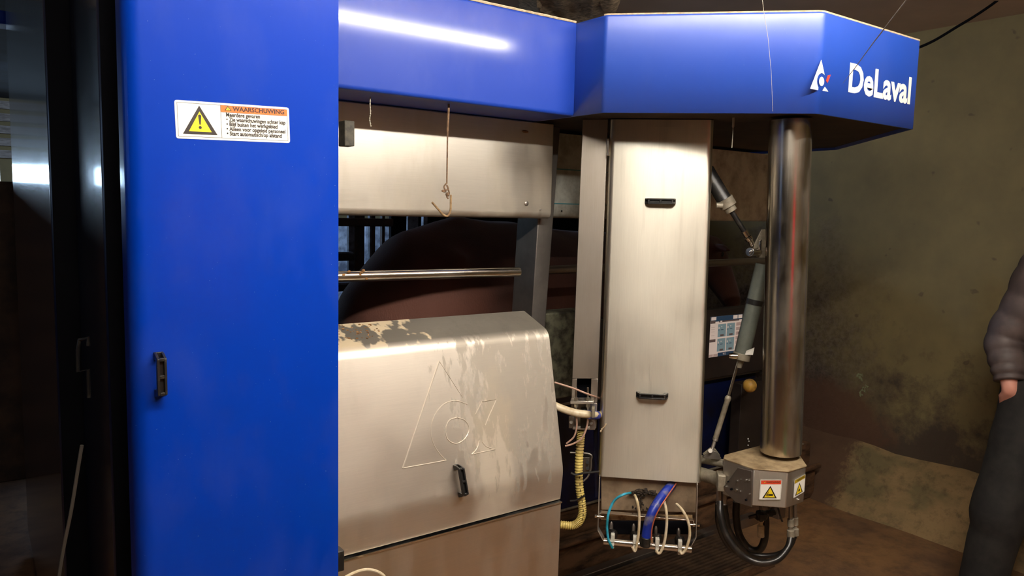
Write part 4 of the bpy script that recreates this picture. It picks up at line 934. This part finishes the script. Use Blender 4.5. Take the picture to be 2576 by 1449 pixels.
# ------------------------------------------------------------------ strings, hook, webs
def onU(px, py): return onY(px, py, 1.84)
st = thing('hanging_hook', onU(1123, 540), 'bent wire hook hanging on brown twine from the blue beam', 'hook')
MB().tube(spline([onU(x_, y_) for x_, y_ in ((1129, 262), (1128, 290), (1126, 330), (1125, 400), (1124, 462))]), [.0032]*17+[.0022]*16, 8).build('twine', 'string', st)
m = MB(); m.tube(spline([onU(x_, y_) for x_, y_ in ((1124, 460), (1117, 470), (1121, 482), (1112, 480), (1127, 476), (1124, 466), (1130, 486), (1124, 494), (1128, 500))]), .0022, 7)
m.ball(onU(1126, 489), .0055, (1, 1, 1.1), 10, .15); m.build('knot', 'string', st)
MB().tube(spline([onU(x_, y_) for x_, y_ in ((1134, 490), (1134, 508), (1133, 530), (1126, 543), (1115, 540), (1102, 526), (1087, 509))]), .0030, 10).build('wire', 'rust', st)
MB().tube(spline([onU(x_, y_) for x_, y_ in ((932, 244), (931, 262), (932, 285), (930, 300), (933, 318))]), [.001+.0012*(i % 3)/2 for i in range(33)], 7).build('cobweb_strand', 'web', label='short dusty cobweb strand hanging from the blue beam at its left', category='cobweb')
MB().tube(spline([atd(x_, y_, 2.3) for x_, y_ in ((1845, 296), (1844, 322), (1843, 345), (1841, 372))]), [.0035]*8+[.0012]*17, 7).build('cobweb_strand', 'web', label='short dusty cobweb strand hanging under the hood left of the column', category='cobweb')
MB().tube([atd(x_, y_, 1.75) for x_, y_ in ((1912, -60), (1920, 20), (1932, 95), (1940, 180), (1944, 280))], [.0006, .0006, .0005, .0004, .0003], 6).build('cobweb_strand', 'web', label='long hair-thin cobweb strand crossing the front of the hood', category='cobweb')
MB().tube([atd(2330, -80, 1.6), atd(2280, 0, 1.7), atd(2195, 110, 1.9), atd(2150, 172, 2.05), atd(2120, 210, 2.15)], [.0018, .0016, .0013, .001, .0005], 6).build('cobweb_strand', 'web', label='taut pale cobweb strand running diagonally down to the logo', category='cobweb')
MB().tube(spline([atd(x_, y_, 3.5) for x_, y_ in ((2262, 136), (2300, 124), (2350, 102), (2410, 66), (2450, 42), (2500, 8), (2560, -40))]), [(.006)]*49, 8).build('dark_cable', 'black_matt', label='dark sagging cable under the ceiling at the top right', category='cable')
MB().tube([atd(1148, 12, 2.2), atd(1140, -10, 2.25), atd(1130, -40, 2.3)], .004, 7).build('cable_end', 'rust', label='bit of wire rising from the top of the blue beam', category='wire')
MB().ball(onY(1322, 331, 1.99), .006, (2, 1, .8), 8, .3).build('mud_crumb', 'mud', fas)

# ------------------------------------------------------------------ unseen props added for the steel to mirror
bn = thing('green_reflection_prop', (1.2, .1, 0), 'unseen green prop added for the steel cover to mirror', 'bin')
MB().prism([(1.02, -.1, 0), (1.42, -.1, 0), (1.42, .28, 0), (1.02, .28, 0)], (0, 0, .34)).build('tub', 'reflect_green', bn, bevel=.03); MB().box((1.0, -.12, .34), (1.44, .30, .37)).build('lid', 'reflect_green', bn, bevel=.01)
rp = thing('red_reflection_prop', (.8, -1.65, .85), 'unseen red prop added behind the camera for the column to mirror', 'cabinet')
MB().box((.45, -1.80, .85), (1.15, -1.52, 1.75)).build('body', 'reflect_red', rp, bevel=.01)
MB().box((.50, -1.52, .90), (1.10, -1.505, 1.70)).build('door', 'reflect_red', rp, bevel=.004)

# ------------------------------------------------------------------ person at the right edge
pe = thing('person', atd(2690, 1590, 2.9), 'person in grey quilted jacket and black trousers, hand in pocket, at the right edge', 'person')
D = 2.92
J = {k_: atd(*v_) for k_, v_ in dict(hipc=(2690, 985, D), hipr=(2606, 1000, D), hipl=(2752, 1010, D), kneer=(2510, 1305, D-.04), kneel=(2755, 1305, D+.02), ankr=(2452, 1545, D-.02), ankl=(2800, 1560, D+.05),
     belly=(2700, 880, D), chest=(2715, 760, D), neckb=(2722, 655, D+.01), neckt=(2722, 600, D), shr=(2622, 682, D), shl=(2822, 690, D+.02), elr=(2528, 855, D+.05), ell=(2912, 860, D+.05), wrr=(2541, 984, D-.03), wrl=(2900, 1000, D-.02)).items()}
toC = (CAM-J['hipc']); toC.z = 0; toC.normalize()
m = MB()
m.tube([J['hipc']+V((0, 0, -.06)), J['hipc']+V((0, 0, .05)), J['belly'], J['chest'], J['chest'].lerp(J['neckb'], .7)], [(.11, .15), (.12, .165), (.11, .15), (.12, .17), (.07, .13)], 20, ref=toC)
m.tube([J['neckb']-V((0, 0, .04)), J['neckt']+V((0, 0, .02))], [.07, .055], 14)
hc = J['neckt']+V((0, 0, .12))
m.ball(hc, .10, (.85, .95, 1.22), 20); m.ball(hc+toC*.02-V((0, 0, .06)), .065, (1, 1, .9), 14)
m.tube([hc+toC*.085+V((0, 0, .02)), hc+toC*.115-V((0, 0, .02)), hc+toC*.09-V((0, 0, .035))], [.008, .014, .010], 8)
sd = toC.cross(V((0, 0, 1))).normalized()
for s_ in (-1, 1): m.ball(hc+sd*s_*.088, .026, (.5, .6, 1.2), 10)
for a_, b_, c_ in (('shr', 'elr', 'wrr'), ('shl', 'ell', 'wrl')):
    m.tube([J[a_].lerp(J['neckb'], .4), J[a_], J[a_].lerp(J[b_], .5), J[b_], J[b_].lerp(J[c_], .5), J[c_]], [.06, .06, .05, .042, .038, .028], 12)
for h_, k_, a_ in (('hipr', 'kneer', 'ankr'), ('hipl', 'kneel', 'ankl')):
    m.tube([J[h_]+V((0, 0, .03)), J[h_].lerp(J[k_], .45), J[k_], J[k_].lerp(J[a_], .35), J[a_]], [.09, .078, .055, .052, .038], 14)
# right hand, fingers going down into the pocket
dr_ = (J['wrr']-J['elr']).normalized()
def hand(wr, dr_, inn):
    pal = wr+dr_*.05; m.tube([wr-dr_*.01, wr+dr_*.03, wr+dr_*.09], [(.024, .02), (.040, .018), (.040, .015)], 12, ref=inn)
    for i in range(4):
        b_ = wr+dr_*.085+inn*(.030-.020*i); L = (.066, .076, .072, .056)[i]
        m.tube([b_, b_+dr_*L*.5+toC*-.004, b_+dr_*L*.8-toC*.012, b_+dr_*L-toC*.022], [.0095, .009, .0085, .006], 8)
    m.tube([wr+dr_*.03+inn*.03, wr+dr_*.055+inn*.052, wr+dr_*.085+inn*.055], [.012, .0105, .007], 8)
hand(J['wrr'], (V((0, 0, -1))-toC*.8).normalized(), -sd if (J['hipc']-J['wrr']).dot(-sd) > 0 else sd)
hand(J['wrl'], V((0, 0, -1)), sd if (J['hipc']-J['wrl']).dot(sd) > 0 else -sd)
remeshed(m, 'body', 'skin', pe, .009, 4)
m = MB(); m.ball(hc+V((0, 0, .035))-toC*.018, .105, (.93, 1.0, 1.1), 18, .03); m.build('hair', 'hair', pe)
for s_ in (-1, 1): MB().ball(hc+toC*.083+sd*s_*.033+V((0, 0, .012)), .011, (1, 1, .7), 10).build('eye', 'black', pe)
# trousers
m = MB()
m.tube([J['hipc']+V((0, 0, -.10)), J['hipc']+V((0, 0, .10))], [(.135, .185), (.125, .165)], 20, ref=toC)
def leg(h_, k_, a_):
    P_ = [J[h_]+V((0, 0, .06)), J[h_].lerp(J[k_], .3), J[h_].lerp(J[k_], .65), J[k_]+V((0, 0, .03)), J[k_]-V((0, 0, .03)), J[k_].lerp(J[a_], .3), J[k_].lerp(J[a_], .65), J[a_]+V((0, 0, .0)), J[a_]-V((0, 0, .03))]
    Q = spline(P_, 6); R = [.115, .112, .104, .100, .094, .088, .083, .082, .084]; rr_ = []
    for i in range(len(Q)):
        t = i/6; k = min(int(t), 7); r_ = R[k]+(R[k+1]-R[k])*(t-k); fold = .005*noise.noise(V((i*.35, 1, 0)))
        if 3.2 < t < 4.8: fold += .007*noise.noise(V((i*1.1, 7, 0)))
        rr_.append(r_+fold)
    m.tube(Q, rr_, 20)
leg('hipr', 'kneer', 'ankr'); leg('hipl', 'kneel', 'ankl')
o = remeshed(m, 'trousers', 'trouser', pe, .012, 3)
# jacket: body and sleeves with quilting ridges
def quilt(P_, R_, n=8, amp=.006, per=5, ref=None):
    Q = spline(P_, n); out = []
    for i in range(len(Q)):
        t = i/n; k = min(int(t), len(R_)-2); f_ = t-k; a0_ = R_[k] if isinstance(R_[k], tuple) else (R_[k],)*2; a1_ = R_[k+1] if isinstance(R_[k+1], tuple) else (R_[k+1],)*2
        g_ = amp*abs(math.sin(math.pi*i/per)); out.append((a0_[0]+(a1_[0]-a0_[0])*f_+g_, a0_[1]+(a1_[1]-a0_[1])*f_+g_))
    m.tube(Q, out, 24, ref=ref)
m = MB()
quilt([J['hipc']+V((0, 0, -.02)), J['hipc']+V((0, 0, .08)), J['belly'], J['chest'], J['chest'].lerp(J['neckb'], .65), J['neckb']+V((0, 0, -.01)), J['neckb']+V((0, 0, .05))], [(.15, .195), (.15, .195), (.145, .185), (.15, .205), (.11, .17), (.075, .085), (.065, .07)], 10, .007, 6, ref=toC)
m.build('jacket', 'jacket', pe, ang=80)
for a_, b_, c_ in (('shr', 'elr', 'wrr'), ('shl', 'ell', 'wrl')):
    m = MB(); quilt([J[a_].lerp(J['neckb'], .35), J[a_], J[a_].lerp(J[b_], .5), J[b_], J[b_].lerp(J[c_], .5), J[b_].lerp(J[c_], .80)], [.085, .082, .070, .066, .058, .046], 12, .006, 7); m.build('sleeve', 'jacket', pe, ang=80)
for a_, s_ in (('ankr', 1), ('ankl', 1)):
    b_ = V((J[a_].x, J[a_].y, .045)); m = MB(); m.tube([b_-toC*.08, b_-toC*.04, b_+toC*.05, b_+toC*.14, b_+toC*.18], [(.035, .035), (.042, .045), (.042, .048), (.034, .046), (.02, .03)], 14, ref=(0, 0, 1)); m.tube([b_, V((J[a_].x, J[a_].y, .16))], [.045, .05], 14)
    m.build('boot', 'shoe', pe)
